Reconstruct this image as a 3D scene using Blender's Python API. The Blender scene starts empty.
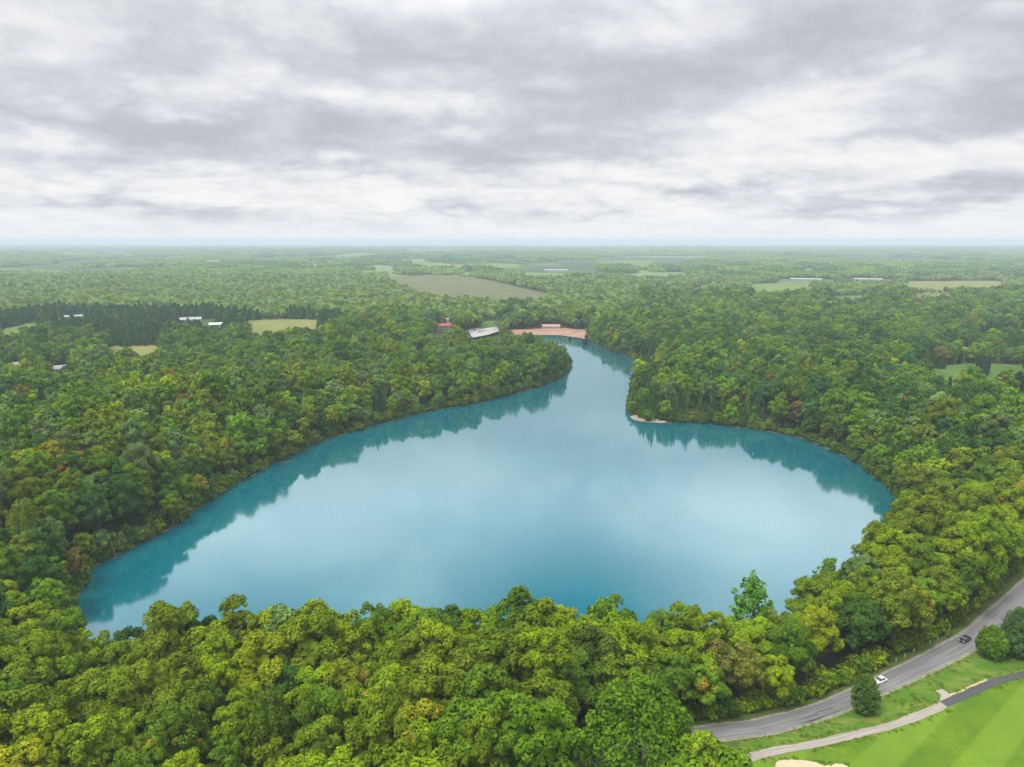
import bpy, bmesh, math, random
import numpy as np
from mathutils import Vector, noise as mnoise

random.seed(7)
rng = np.random.default_rng(11)
S = bpy.context.scene
COL = S.collection
R = math.radians

# ----------------------------------------------------------------- camera
H = 130.0
F = 690.0
PITCH = math.atan((383.5 - 239.5) / F)
cp, sp = math.cos(PITCH), math.sin(PITCH)
cam = bpy.data.cameras.new('camera')
camo = bpy.data.objects.new('camera', cam)
COL.objects.link(camo)
camo.location = (0, 0, H)
camo.rotation_euler = (math.pi / 2 - PITCH, 0, 0)
cam.sensor_width = 36.0
cam.lens = F / 1024 * 36.0
cam.clip_start = 0.5
cam.clip_end = 300000
S.camera = camo


def ground_at(px, py, z=0.0):
    """where the line of sight of a photo pixel meets the level z"""
    u, v = (px - 512) / F, (py - 383.5) / F
    d = np.array([u, cp - v * sp, -(sp + v * cp)])
    t = (z - H) / d[2]
    return np.array([d[0] * t, d[1] * t])


def project(x, y, z):
    dz = z - H
    depth = y * cp - dz * sp
    up = y * sp + dz * cp
    return 512 + F * x / depth, 383.5 - F * up / depth, depth


# ----------------------------------------------------------------- object helpers
def tag(o, label=None, cat=None, group=None, kind=None):
    if label: o['label'] = label
    if cat: o['category'] = cat
    if group: o['group'] = group
    if kind: o['kind'] = kind
    return o


def empty(name, loc=(0, 0, 0), rz=0.0, label=None, cat=None, group=None):
    o = bpy.data.objects.new(name, None)
    COL.objects.link(o)
    o.location = loc
    o.rotation_euler = (0, 0, rz)
    o.empty_display_size = 0.5
    return tag(o, label, cat, group)


def link(name, me, parent=None, loc=None):
    o = bpy.data.objects.new(name, me)
    COL.objects.link(o)
    if parent: o.parent = parent
    if loc is not None: o.location = loc
    return o


def kids(o):
    return [c for c in bpy.data.objects if c.parent == o]


def mesh_np(name, verts, faces, mats=(), matidx=None, smooth=False, attrs=None):
    """faces: int array (n,k)"""
    me = bpy.data.meshes.new(name)
    verts = np.asarray(verts, dtype=np.float32)
    faces = np.asarray(faces, dtype=np.int32)
    n, k = faces.shape
    me.vertices.add(len(verts)); me.vertices.foreach_set('co', verts.ravel())
    me.loops.add(n * k); me.loops.foreach_set('vertex_index', faces.ravel())
    me.polygons.add(n)
    me.polygons.foreach_set('loop_start', np.arange(0, n * k, k, dtype=np.int32))
    me.polygons.foreach_set('loop_total', np.full(n, k, dtype=np.int32))
    for m in mats: me.materials.append(m)
    if matidx is not None: me.polygons.foreach_set('material_index', np.asarray(matidx, dtype=np.int32))
    if smooth: me.polygons.foreach_set('use_smooth', np.ones(n, dtype=bool))
    for (an, dom, arr) in attrs or ():
        a = me.attributes.new(an, 'FLOAT', dom)
        a.data.foreach_set('value', np.asarray(arr, dtype=np.float32))
    me.update(calc_edges=True)
    me.validate()
    return me


class MB:
    """collects boxes, prisms and tubes into one bmesh"""
    def __init__(s): s.bm = bmesh.new()

    def box(s, x0, x1, y0, y1, z0, z1):
        v = [s.bm.verts.new(p) for p in ((x0, y0, z0), (x1, y0, z0), (x1, y1, z0), (x0, y1, z0), (x0, y0, z1), (x1, y0, z1), (x1, y1, z1), (x0, y1, z1))]
        for f in ((0, 3, 2, 1), (4, 5, 6, 7), (0, 1, 5, 4), (1, 2, 6, 5), (2, 3, 7, 6), (3, 0, 4, 7)):
            s.bm.faces.new([v[i] for i in f])
        return s

    def poly(s, pts):
        s.bm.faces.new([s.bm.verts.new(p) for p in pts]); return s

    def prism(s, prof, y0, y1):
        """profile of (x,z) points run from y0 to y1"""
        a = [s.bm.verts.new((x, y0, z)) for x, z in prof]
        b = [s.bm.verts.new((x, y1, z)) for x, z in prof]
        n = len(prof)
        s.bm.faces.new(a); s.bm.faces.new(b[::-1])
        for i in range(n):
            s.bm.faces.new([a[i], b[i], b[(i + 1) % n], a[(i + 1) % n]])
        return s

    def disc(s, c, r, h, axis='y', n=18):
        bmv = []
        for e in (-h / 2, h / 2):
            ring = []
            for i in range(n):
                a = 2 * math.pi * i / n
                p = (c[0] + r * math.cos(a), c[1] + e, c[2] + r * math.sin(a)) if axis == 'y' else (c[0] + r * math.cos(a), c[1] + r * math.sin(a), c[2] + e)
                ring.append(s.bm.verts.new(p))
            bmv.append(ring)
        s.bm.faces.new(bmv[0]); s.bm.faces.new(bmv[1][::-1])
        for i in range(n):
            s.bm.faces.new([bmv[0][i], bmv[1][i], bmv[1][(i + 1) % n], bmv[0][(i + 1) % n]])
        return s

    def build(s, name, mat, parent=None, bevel=0.0, loc=None, smooth=False):
        bmesh.ops.recalc_face_normals(s.bm, faces=s.bm.faces)
        if bevel:
            bmesh.ops.bevel(s.bm, geom=list(s.bm.edges), offset=bevel, segments=2, affect='EDGES', profile=0.6)
        me = bpy.data.meshes.new(name)
        s.bm.to_mesh(me); s.bm.free()
        me.materials.append(mat)
        if smooth:
            for p in me.polygons: p.use_smooth = True
        return link(name, me, parent, loc)


# ----------------------------------------------------------------- materials
def new_mat(name):
    m = bpy.data.materials.new(name)
    m.use_nodes = True
    nt = m.node_tree
    nt.nodes.clear()
    out = nt.nodes.new('ShaderNodeOutputMaterial')
    return m, nt, out


class NB:
    """small node builder"""
    def __init__(s, nt): s.nt = nt

    def n(s, t, **kw):
        nd = s.nt.nodes.new(t)
        for k, v in kw.items(): setattr(nd, k, v)
        return nd

    def put(s, sock, v):
        if v is None: return
        if isinstance(v, bpy.types.NodeSocket): s.nt.links.new(v, sock)
        else:
            if hasattr(sock, 'default_value') and isinstance(v, (tuple, list)) and len(v) == 3 and sock.type == 'RGBA': v = (*v, 1)
            sock.default_value = v

    def math(s, op, a, b=None, c=None, clamp=False):
        nd = s.n('ShaderNodeMath', operation=op, use_clamp=clamp)
        s.put(nd.inputs[0], a); s.put(nd.inputs[1], b)
        if c is not None: s.put(nd.inputs[2], c)
        return nd.outputs[0]

    def vmath(s, op, a, b=None, scale=None):
        nd = s.n('ShaderNodeVectorMath', operation=op)
        s.put(nd.inputs[0], a)
        if b is not None: s.put(nd.inputs[1], b)
        if scale is not None: s.put(nd.inputs['Scale'], scale)
        return nd.outputs['Value'] if op in ('LENGTH', 'DOT_PRODUCT', 'DISTANCE') else nd.outputs[0]

    def noise(s, vec, scale, detail=4, rough=0.55, dist=0.0, color=False):
        nd = s.n('ShaderNodeTexNoise')
        s.put(nd.inputs['Vector'], vec)
        nd.inputs['Scale'].default_value = scale
        nd.inputs['Detail'].default_value = detail
        nd.inputs['Roughness'].default_value = rough
        nd.inputs['Distortion'].default_value = dist
        return nd.outputs['Color'] if color else nd.outputs['Fac']

    def mix(s, f, a, b, blend='MIX'):
        nd = s.n('ShaderNodeMix', data_type='RGBA', blend_type=blend)
        s.put(nd.inputs[0], f); s.put(nd.inputs[6], a); s.put(nd.inputs[7], b)
        return nd.outputs[2]

    def step(s, x, lo, hi, to0=0.0, to1=1.0):
        nd = s.n('ShaderNodeMapRange', interpolation_type='SMOOTHSTEP')
        s.put(nd.inputs[0], x); s.put(nd.inputs[1], lo); s.put(nd.inputs[2], hi); s.put(nd.inputs[3], to0); s.put(nd.inputs[4], to1)
        return nd.outputs[0]

    def attr(s, name, kind='GEOMETRY'):
        nd = s.n('ShaderNodeAttribute', attribute_type=kind)
        nd.attribute_name = name
        return nd

    def pos(s): return s.n('ShaderNodeNewGeometry').outputs['Position']
    def obj(s): return s.n('ShaderNodeTexCoord').outputs['Object']


def simple_mat(name, color, rough=0.6, var=0.15, scale=2.0, metallic=0.0, spec=0.3, coat=0.0):
    m, nt, out = new_mat(name)
    b = NB(nt)
    p = b.n('ShaderNodeBsdfPrincipled')
    f = b.noise(b.obj(), scale, 5, 0.6)
    k = b.step(f, 0.25, 0.75, 1 - var, 1 + var)
    c = b.vmath('SCALE', tuple(color), scale=k)
    b.put(p.inputs['Base Color'], c)
    p.inputs['Roughness'].default_value = rough
    p.inputs['Metallic'].default_value = metallic
    p.inputs['Specular IOR Level'].default_value = spec
    p.inputs['Coat Weight'].default_value = coat
    nt.links.new(p.outputs[0], out.inputs['Surface'])
    return m


def foliage_mat(name, stuff):
    m, nt, out = new_mat(name)
    b = NB(nt)
    lv = b.attr('lv').outputs['Fac']            # each leaf clump's own shade of leaf
    if stuff:
        tint = b.attr('tint', 'INSTANCER').outputs['Vector']
        patch = b.attr('patch', 'INSTANCER').outputs['Fac']
        rnd = b.attr('rnd', 'INSTANCER').outputs['Fac']
    else:
        oi = b.n('ShaderNodeObjectInfo')
        tint = oi.outputs['Color']
        patch = b.math('SUBTRACT', 1.0, oi.outputs['Alpha'])
        rnd = oi.outputs['Random']
    off = b.n('ShaderNodeCombineXYZ')
    b.put(off.inputs[0], b.math('MULTIPLY', rnd, 57.0)); b.put(off.inputs[1], b.math('MULTIPLY', rnd, 23.0))
    pv = b.vmath('ADD', b.obj(), off.outputs[0])
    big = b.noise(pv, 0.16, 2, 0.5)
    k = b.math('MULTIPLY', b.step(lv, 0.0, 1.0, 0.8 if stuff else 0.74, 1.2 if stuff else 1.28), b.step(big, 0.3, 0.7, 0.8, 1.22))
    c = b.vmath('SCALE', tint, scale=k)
    # clumps a little yellower or greener than their neighbours
    yel = b.vmath('MULTIPLY', c, (1.1, 1.03, 0.8))
    c = b.mix(b.step(b.noise(pv, 0.33, 2, 0.5), 0.45, 0.75, 0.0, 0.65), c, yel)
    # autumn colour of single boughs
    pn = b.noise(b.vmath('ADD', pv, (11.0, 3.0, 5.0)), 0.17, 2, 0.5)
    pf = b.math('MULTIPLY', b.step(b.math('ADD', pn, b.math('MULTIPLY', patch, 0.13)), 0.67, 0.72), b.step(patch, 0.0, 0.3), clamp=True)
    c = b.mix(pf, c, b.vmath('SCALE', (0.30, 0.17, 0.03), scale=k))
    d = b.n('ShaderNodeBsdfDiffuse'); b.put(d.inputs[0], c)
    t = b.n('ShaderNodeBsdfTranslucent'); b.put(t.inputs[0], b.vmath('MULTIPLY', c, (1.05, 1.2, 0.5)))
    mx = b.n('ShaderNodeMixShader'); mx.inputs[0].default_value = 0.14
    nt.links.new(d.outputs[0], mx.inputs[1]); nt.links.new(t.outputs[0], mx.inputs[2])
    nt.links.new(mx.outputs[0], out.inputs['Surface'])
    return m


M_LEAF = foliage_mat('foliage', False)
M_LEAF_S = foliage_mat('woodland_foliage', True)
M_BARK = simple_mat('bark', (0.13, 0.11, 0.09), 0.9, 0.3, 3.0)
M_BARE = simple_mat('grey_bark', (0.2, 0.18, 0.155), 0.9, 0.25, 4.0)
M_DEAD = simple_mat('bleached_wood', (0.2, 0.18, 0.15), 0.9, 0.25, 4.0)

# ----------------------------------------------------------------- the lake's outline, in metres
def smooth_loop(P, k=6, closed=True):
    P = np.asarray(P, float); n = len(P); out = []
    rngi = range(n) if closed else range(n - 1)
    for i in rngi:
        if closed: a, b_, c, d = P[(i - 1) % n], P[i], P[(i + 1) % n], P[(i + 2) % n]
        else: a, b_, c, d = P[max(i - 1, 0)], P[i], P[i + 1], P[min(i + 2, n - 1)]
        for j in range(k):
            t = j / k
            out.append(0.5 * ((2 * b_) + (-a + c) * t + (2 * a - 5 * b_ + 4 * c - d) * t * t + (-a + 3 * b_ - 3 * c + d) * t ** 3))
    if not closed: out.append(P[-1])
    return np.array(out)


shore_px = [(84, 588), (97, 567), (122, 553), (160, 533), (200, 508), (240, 482), (282, 461), (320, 442), (360, 430), (400, 418),
            (440, 410), (480, 403), (520, 392), (550, 383), (565, 374), (570, 364), (567, 358.5), (558, 354.5), (545, 352.5), (520, 350.5), (500, 347), (492, 341.5), (502, 338), (516, 336), (540, 334),
            (560, 334.6), (578, 337.3), (592, 342), (602, 347), (616, 352), (633, 358), (640, 364), (637, 374), (632, 388), (629.5, 402),
            (628, 414), (640, 420), (662, 422.5), (700, 423), (740, 427.5), (790, 436), (830, 449), (862, 467), (886, 486), (893, 498)]
lake = [ground_at(*p) for p in shore_px]
lake += [np.array(p, float) for p in ((190, 318), (166, 284), (138, 251), (108, 225), (64, 193), (0, 186), (-59, 183), (-100, 180), (-124, 190), (-143, 207), (-158, 227))]
LAKE = smooth_loop(lake, 5)


def seg_dist(P, poly, closed=True):
    P = np.asarray(P, float)
    out = np.full(len(P), 1e18)
    n = len(poly)
    for i in range(n if closed else n - 1):
        a, b_ = poly[i], poly[(i + 1) % n]
        ab = b_ - a
        t = np.clip(((P - a) @ ab) / max(ab @ ab, 1e-9), 0, 1)
        q = P - a - t[:, None] * ab
        out = np.minimum(out, (q * q).sum(1))
    return np.sqrt(out)


def inside(P, poly):
    P = np.asarray(P, float); r = np.zeros(len(P), bool)
    n = len(poly); j = n - 1
    for i in range(n):
        xi, yi = poly[i]; xj, yj = poly[j]
        c = ((yi > P[:, 1]) != (yj > P[:, 1])) & (P[:, 0] < (xj - xi) * (P[:, 1] - yi) / (yj - yi + 1e-12) + xi)
        r ^= c; j = i
    return r


def sdist(P, poly):
    d = seg_dist(P, poly)
    return np.where(inside(P, poly), -d, d)


def wob(x, y, s, seed=0.0):
    """cheap smooth wobble in about -1..1"""
    x = x / s; y = y / s
    return (np.sin(x * 1.7 + 1.3 * np.sin(y * 1.1 + seed) + seed * 2.1) + np.sin(y * 1.9 + 1.2 * np.sin(x * 1.3 + seed * 0.7) + seed) + np.sin((x + y) * 2.7 + seed * 3.3) * 0.6) / 2.6


def lake_d(P):
    P = np.asarray(P, float)
    d = np.full(len(P), 3000.0)
    m = (np.abs(P[:, 0]) < 1200) & (P[:, 1] > -400) & (P[:, 1] < 2200)
    if m.any():
        d[m] = sdist(P[m], LAKE)
    return d + wob(P[:, 0], P[:, 1], 7.0, 1.0) * 1.1 + wob(P[:, 0], P[:, 1], 19.0, 4.0) * 1.6


BEACH_C = ground_at(552, 331, 1.0)


def ss(x, a, b): 
    t = np.clip((x - a) / (b - a), 0, 1); return t * t * (3 - 2 * t)


def height(P, d=None):
    P = np.asarray(P, float)
    if d is None: d = lake_d(P)
    x, y = P[:, 0], P[:, 1]
    B = 6 + 8.5 * ss(-y, -560, -300) * (1 - ss(x, 30, 75)) + 4 * ss(-y, -560, -300) * ss(x, 30, 75)
    B = B + 9 * np.exp(-(((x + 250) / 130) ** 2 + ((y - 330) / 150) ** 2)) + 5 * np.exp(-(((x + 190) / 160) ** 2 + ((y - 640) / 190) ** 2))
    B = B + 5 * np.exp(-(((x - 300) / 160) ** 2 + ((y - 560) / 140) ** 2))
    bch = np.exp(-(((P - BEACH_C) / np.array([110, 150])) ** 2).sum(1))
    B = B * (1 - 0.75 * bch)
    und = 0.7 * wob(x, y, 38.0, 2.0) + 0.5 * wob(x, y, 90.0, 5.0)
    far = ss(-y, -1050, -850)
    B = B + und * far * ss(d, 20, 60) + (1 - ss(np.abs(x), 900, 1400)) * far * 1.5 * wob(x, y, 170, 3.0)
    B = np.where(far > 0, B, 6.0 - 4.5 * bch)
    z = np.where(d < 0, np.maximum(-5.0, d * 0.4), np.minimum(d, 3) * 0.2 + (B - 0.6) * ss(d, 1.5, 48))
    return z


# ----------------------------------------------------------------- road, path, golf lawn (near right)
ZR = 10.0
road_px = [(560, 781), (630, 761), (701, 741), (750, 728), (800, 713), (852, 693.5), (888, 679), (938, 656), (977, 634), (1003, 612), (1024, 593.5), (1044, 573), (1065, 550), (1090, 524), (1120, 496)]
ROAD = smooth_loop([ground_at(px, py, ZR) for px, py in road_px], 8, False)
path_px = [(700, 781), (730, 770), (755, 761), (776, 753.5), (810, 745), (833, 740), (860, 733.5), (895, 725), (925, 714), (945, 705)]
PATH = smooth_loop([ground_at(px, py, ZR) for px, py in path_px], 6, False)
spur_px = [(945, 706), (946.5, 699), (943.5, 694), (938.5, 690.5)]
SPUR = smooth_loop([ground_at(px, py, ZR) for px, py in spur_px], 6, False)
tar_px = [(944, 705.5), (955, 700), (968, 694.5), (986, 685.5), (1004, 678.5), (1024, 673.5), (1060, 664), (1100, 655)]
TAR = smooth_loop([ground_at(px, py, ZR) for px, py in tar_px], 6, False)
LAWN = np.array([ground_at(px, py, ZR) for px, py in ((742, 738), (800, 721), (852, 702), (888, 687), (938, 664), (978, 641), (1005, 618), (1026, 599), (1046, 578), (1070, 552), (1180, 545), (1300, 700))] + [np.array(p, float) for p in ((420, 60), (300, -60), (50, -60), (36, 60), (45, 122))])

# fields and clearings: outlines in the photo, carried to the ground
FIELDS = [
    # name, pixel outline, colour, label-ish type
    ('field', [(246, 321), (300, 319.5), (320, 320), (319, 325.5), (275, 327.5), (248, 329.5)], 'straw'),
    ('field', [(105, 348), (162, 347), (161, 355), (110, 357)], 'straw'),
    ('field', [(342, 344), (350, 344), (352, 352), (343, 352)], 'pasture'),
    ('field', [(386, 277), (462, 274.5), (476, 278.5), (500, 287), (548, 294), (530, 297), (440, 293), (412, 286)], 'brown'),
    ('field', [(750, 284), (806, 283), (810, 286), (785, 291), (752, 292.5)], 'pasture'),
    ('field', [(906, 281.5), (1000, 281), (1002, 285), (910, 286)], 'straw'),
    ('field', [(829, 297), (864, 296), (866, 300), (832, 301)], 'pasture'),
    ('field', [(912, 295), (950, 294), (952, 298), (915, 298.5)], 'straw'),
    ('field', [(0, 330), (36, 322), (40, 327), (0, 344)], 'pasture'),
    ('lawn', [(918, 378), (948, 369), (990, 368), (1030, 370), (1030, 380), (985, 388), (945, 390)], 'lawn'),
    ('lawn', [(976, 335), (1030, 333.5), (1030, 341), (985, 340)], 'lawn'),
    ('lawn', [(1008, 393), (1040, 391), (1040, 406), (1015, 404)], 'lawn'),
    ('lawn', [(478, 322), (498, 320), (500, 324), (482, 327)], 'lawn'),
    ('lawn', [(415, 355), (426, 354), (428, 360), (417, 362)], 'pasture'),
]
_fr = random.Random(5)
for _ in range(34):
    yy = 247.5 + 27 * _fr.random() ** 1.3; xx = _fr.uniform(-40, 1040); ww = _fr.uniform(14, 60); hh = (yy - 241) * _fr.uniform(.05, .1)
    sk = _fr.uniform(-.25, .25) * ww
    FIELDS.append(('field', [(xx, yy), (xx + ww, yy + _fr.uniform(-.3, .3) * hh), (xx + ww + sk, yy + hh), (xx + sk, yy + hh)], _fr.choice(['straw', 'pasture', 'pasture', 'meadow', 'meadow'])))
PARKING_PX = [(459, 334), (472, 328), (498, 325.5), (499, 331), (488, 334.5), (470, 338)]
BEACH_PX = [(507, 333), (512, 331), (540, 328.3), (566, 328.8), (588, 331.5), (593, 335), (589, 339), (578, 337.0), (560, 334.6), (540, 334.2), (514, 336)]
CROAD = np.array([ground_at(px, py, 6.0) for px, py in ((618, 318), (640, 309), (668, 301), (694, 293), (712, 285), (722, 280), (735, 275))])


def hull(P):
    P = sorted(map(tuple, P)); 
    def half(pts):
        h = []
        for p in pts:
            while len(h) > 1 and (h[-1][0] - h[-2][0]) * (p[1] - h[-2][1]) - (h[-1][1] - h[-2][1]) * (p[0] - h[-2][0]) <= 0: h.pop()
            h.append(p)
        return h[:-1]
    return np.array(half(P) + half(P[::-1]))


CLEAR = []                 # ground kept free of trees


def clearing(px, z=6.0, view=19.0, grow=0.0):
    W = np.array([ground_at(a, b_, z) for a, b_ in px])
    d = np.linalg.norm(W, axis=1, keepdims=True)
    fr = W - W / d * np.minimum(view * d / (H - z), 330)
    CLEAR.append(hull(np.vstack([W, fr])))
    return W


# ----------------------------------------------------------------- ground
def axis(pts, grow, far):
    """pts: list of (start, stop, step); grows outward from both ends"""
    a = []
    for s0, s1, st in pts: a += list(np.arange(s0, s1 - 1e-6, st))
    a.append(pts[-1][1])
    up = [a[-1]]; st = pts[-1][2]
    while up[-1] < far: st *= grow; up.append(up[-1] + st)
    dn = [a[0]]; st = pts[0][2]
    while dn[-1] > -far: st *= grow; dn.append(dn[-1] - st)
    return np.array(dn[:0:-1] + a + up[1:])


FAR = 90000.0
ax = axis([(-330, -200, 5), (-200, 230, 2.6), (230, 420, 5)], 1.09, FAR)
ay = axis([(60, 420, 2.6), (420, 1200, 5)], 1.09, FAR)
GX, GY = np.meshgrid(ax, ay)
GP = np.stack([GX.ravel(), GY.ravel()], 1)
gd = lake_d(GP)
gz = height(GP, gd)
near = (np.abs(GP[:, 0]) < 500) & (np.abs(GP[:, 1]) < 500)
gl = np.full(len(GP), 200.0); gl[near] = sdist(GP[near], LAWN)
gr = np.full(len(GP), 200.0); gr[near] = seg_dist(GP[near], ROAD, False)
nx, ny = len(ax), len(ay)
ii = np.arange((ny - 1) * (nx - 1)); r_, c_ = ii // (nx - 1), ii % (nx - 1)
v0 = r_ * nx + c_
gf = np.stack([v0, v0 + 1, v0 + nx + 1, v0 + nx], 1)


def ground_mat():
    m, nt, out = new_mat('ground')
    b = NB(nt)
    P = b.pos()
    ld = b.attr('lake_d').outputs['Fac']
    la = b.attr('lawn_d').outputs['Fac']
    rd = b.attr('road_d').outputs['Fac']
    fine = b.noise(P, 0.9, 6, 0.65)
    mid = b.noise(P, 0.09, 5, 0.6)
    floor = b.mix(b.step(mid, 0.35, 0.65), (0.045, 0.05, 0.018), (0.085, 0.075, 0.035))
    floor = b.mix(b.step(fine, 0.4, 0.7, 0, .5), floor, (0.06, 0.085, 0.02))
    # far country: woods and open land beyond the trees that are built
    sep = b.n('ShaderNodeSeparateXYZ'); b.put(sep.inputs[0], P)
    Pf = b.vmath('MULTIPLY', P, (0.00055, 0.0011, 0.0))
    w1 = b.noise(Pf, 1.0, 6, 0.62)
    w2 = b.noise(P, 0.004, 6, 0.7)
    wood = b.mix(b.step(w2, 0.35, 0.65), (0.03, 0.06, 0.022), (0.075, 0.105, 0.035))
    opn = b.mix(b.step(b.noise(Pf, 3.0, 3, 0.5), 0.4, 0.6), (0.22, 0.25, 0.1), (0.13, 0.2, 0.06))
    farc = b.mix(b.step(w1, 0.57, 0.61), wood, opn)
    c = b.mix(b.step(sep.outputs[1], 2000, 2600), floor, farc)
    c = b.mix(b.math('MULTIPLY', b.step(sep.outputs[1], 1000, 1300), b.step(sep.outputs[1], 2000, 2500, 1, 0)), c, b.mix(b.step(w2, 0.35, 0.65), (0.085, 0.12, 0.04), (0.13, 0.165, 0.055)))
    # shore: pale marl and mud just above and below the water
    edge = b.mix(b.step(b.noise(P, 0.25, 5, 0.6), 0.4, 0.6), (0.10, 0.085, 0.05), (0.22, 0.2, 0.14))
    c = b.mix(b.math('MULTIPLY', b.step(ld, 0.3, 1.6, 1, 0), b.step(sep.outputs[1], 1400, 1500, 1, 0)), c, edge)
    # golf lawn, rough and verge
    g1 = b.noise(P, 0.05, 4, 0.6)
    g2 = b.noise(P, 0.6, 6, 0.7)
    g3 = b.noise(b.vmath('MULTIPLY', P, (0.5, 1.6, 1.0)), 0.22, 4, 0.6)
    fair = b.mix(b.step(g1, 0.35, 0.65), (0.078, 0.142, 0.008), (0.132, 0.205, 0.010))
    fair = b.mix(b.step(b.noise(P, 0.18, 5, 0.65), 0.42, 0.68, 0, 0.75), fair, (0.06, 0.135, 0.01))
    fair = b.mix(b.step(g2, 0.35, 0.75, 0, 0.7), fair, (0.075, 0.16, 0.012))
    rough = b.mix(b.step(g3, 0.42, 0.66), (0.07, 0.155, 0.014), (0.16, 0.2, 0.03))
    rough = b.mix(b.step(g2, 0.5, 0.8, 0, 0.7), rough, (0.21, 0.21, 0.07))
    rough = b.mix(b.step(b.noise(P, 0.13, 4, 0.6), 0.55, 0.7, 0, .8), rough, (0.06, 0.125, 0.014))
    g4 = b.noise(P, 2.3, 4, 0.7)
    fair = b.mix(b.step(g4, 0.35, 0.7, 0, 0.55), fair, (0.055, 0.12, 0.01))
    rough = b.mix(b.step(g4, 0.4, 0.7, 0, 0.6), rough, (0.05, 0.1, 0.012))
    # stripes of the mower on the fairway
    st = b.vmath('DOT_PRODUCT', P, (0.62, -0.78, 0.0))
    sw = b.math('SINE', b.math('MULTIPLY', st, 0.42))
    fair = b.mix(b.step(sw, -0.25, 0.25, 0.0, 0.28), fair, (0.19, 0.3, 0.03))
    fd = b.attr('fair_d').outputs['Fac']
    grass = b.mix(b.step(b.math('ADD', fd, b.math('MULTIPLY', b.math('SUBTRACT', g2, 0.5), 1.2)), -0.6, 0.9), rough, fair)
    lawn_f = b.step(b.math('ADD', la, b.math('MULTIPLY', b.math('SUBTRACT', g2, 0.5), 2.0)), -1.0, 1.0, 1, 0)
    c = b.mix(lawn_f, c, grass)
    verge = b.mix(b.step(g2, 0.35, 0.7), (0.05, 0.09, 0.015), (0.1, 0.12, 0.03))
    c = b.mix(b.step(b.math('ADD', rd, b.math('MULTIPLY', b.math('SUBTRACT', fine, 0.5), 3.0)), 7.2, 8.6, 1, 0), c, b.mix(lawn_f, verge, grass))
    gravel = b.mix(b.step(fine, 0.4, 0.6), (0.2, 0.18, 0.14), (0.3, 0.28, 0.23))
    c = b.mix(b.step(b.math('ADD', rd, b.math('MULTIPLY', b.math('SUBTRACT', g2, 0.5), 1.6)), 3.7, 4.3, 0.85, 0), c, gravel)
    p = b.n('ShaderNodeBsdfPrincipled')
    b.put(p.inputs['Base Color'], c)
    p.inputs['Roughness'].default_value = 0.95
    p.inputs['Specular IOR Level'].default_value = 0.1
    bp = b.n('ShaderNodeBump'); bp.inputs['Strength'].default_value = 0.5; bp.inputs['Distance'].default_value = 0.25
    b.put(bp.inputs['Height'], b.math('ADD', g2, b.math('MULTIPLY', g3, 1.5)))
    nt.links.new(bp.outputs[0], p.inputs['Normal'])
    nt.links.new(p.outputs[0], out.inputs['Surface'])
    return m


# side of the path on which the fairway lies: positive = fairway
PT_ALL = np.vstack([PATH, TAR[2:]])
FAIR = np.vstack([PT_ALL, [[400, 190], [400, 20], [0, 20]]])
gfair = np.full(len(GP), -50.0); gfair[near] = -sdist(GP[near], FAIR)
me = mesh_np('ground', np.column_stack([GP, gz]), gf, [ground_mat()], smooth=True,
             attrs=[('lake_d', 'POINT', gd), ('lawn_d', 'POINT', gl), ('road_d', 'POINT', gr), ('fair_d', 'POINT', gfair)])
tag(link('ground', me), kind='structure')


# ----------------------------------------------------------------- water
def water_mat(name, base, shallow=None, rough=0.03):
    m, nt, out = new_mat(name)
    b = NB(nt)
    P = b.pos()
    n1 = b.noise(P, 0.012, 4, 0.6)
    c = b.mix(b.step(n1, 0.35, 0.65), base, tuple(v * 1.12 for v in base))
    if shallow:
        sd = b.attr('lake_d').outputs['Fac']
        c = b.mix(b.step(b.math('ADD', sd, b.math('MULTIPLY', b.noise(P, 0.08, 3, 0.6), 5.0)), -2.5, 2.5), c, shallow)
    bp = b.n('ShaderNodeBump'); bp.inputs['Strength'].default_value = 0.10; bp.inputs['Distance'].default_value = 0.05
    b.put(bp.inputs['Height'], b.math('ADD', b.noise(b.vmath('MULTIPLY', P, (1.0, 1.5, 1.0)), 0.35, 4, 0.6), b.noise(P, 0.05, 3, 0.5)))
    df = b.n('ShaderNodeBsdfDiffuse'); b.put(df.inputs[0], c)
    gl = b.n('ShaderNodeBsdfGlossy'); gl.inputs['Roughness'].default_value = rough; gl.inputs[0].default_value = (.84, .96, 1, 1)
    if shallow:   # calm and faintly ruffled patches
        b.put(gl.inputs['Roughness'], b.step(b.noise(b.vmath('MULTIPLY', P, (0.006, 0.012, 0)), 1.0, 5, 0.6), 0.4, 0.68, 0.05, 0.12))
    fr = b.n('ShaderNodeLayerWeight'); fr.inputs['Blend'].default_value = 0.5
    nt.links.new(bp.outputs[0], gl.inputs['Normal']); nt.links.new(bp.outputs[0], fr.inputs['Normal'])
    mx = b.n('ShaderNodeMixShader'); b.put(mx.inputs[0], b.math('POWER', fr.outputs['Facing'], 2.5)); nt.links.new(df.outputs[0], mx.inputs[1]); nt.links.new(gl.outputs[0], mx.inputs[2])
    nt.links.new(mx.outputs[0], out.inputs['Surface'])
    return m


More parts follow.
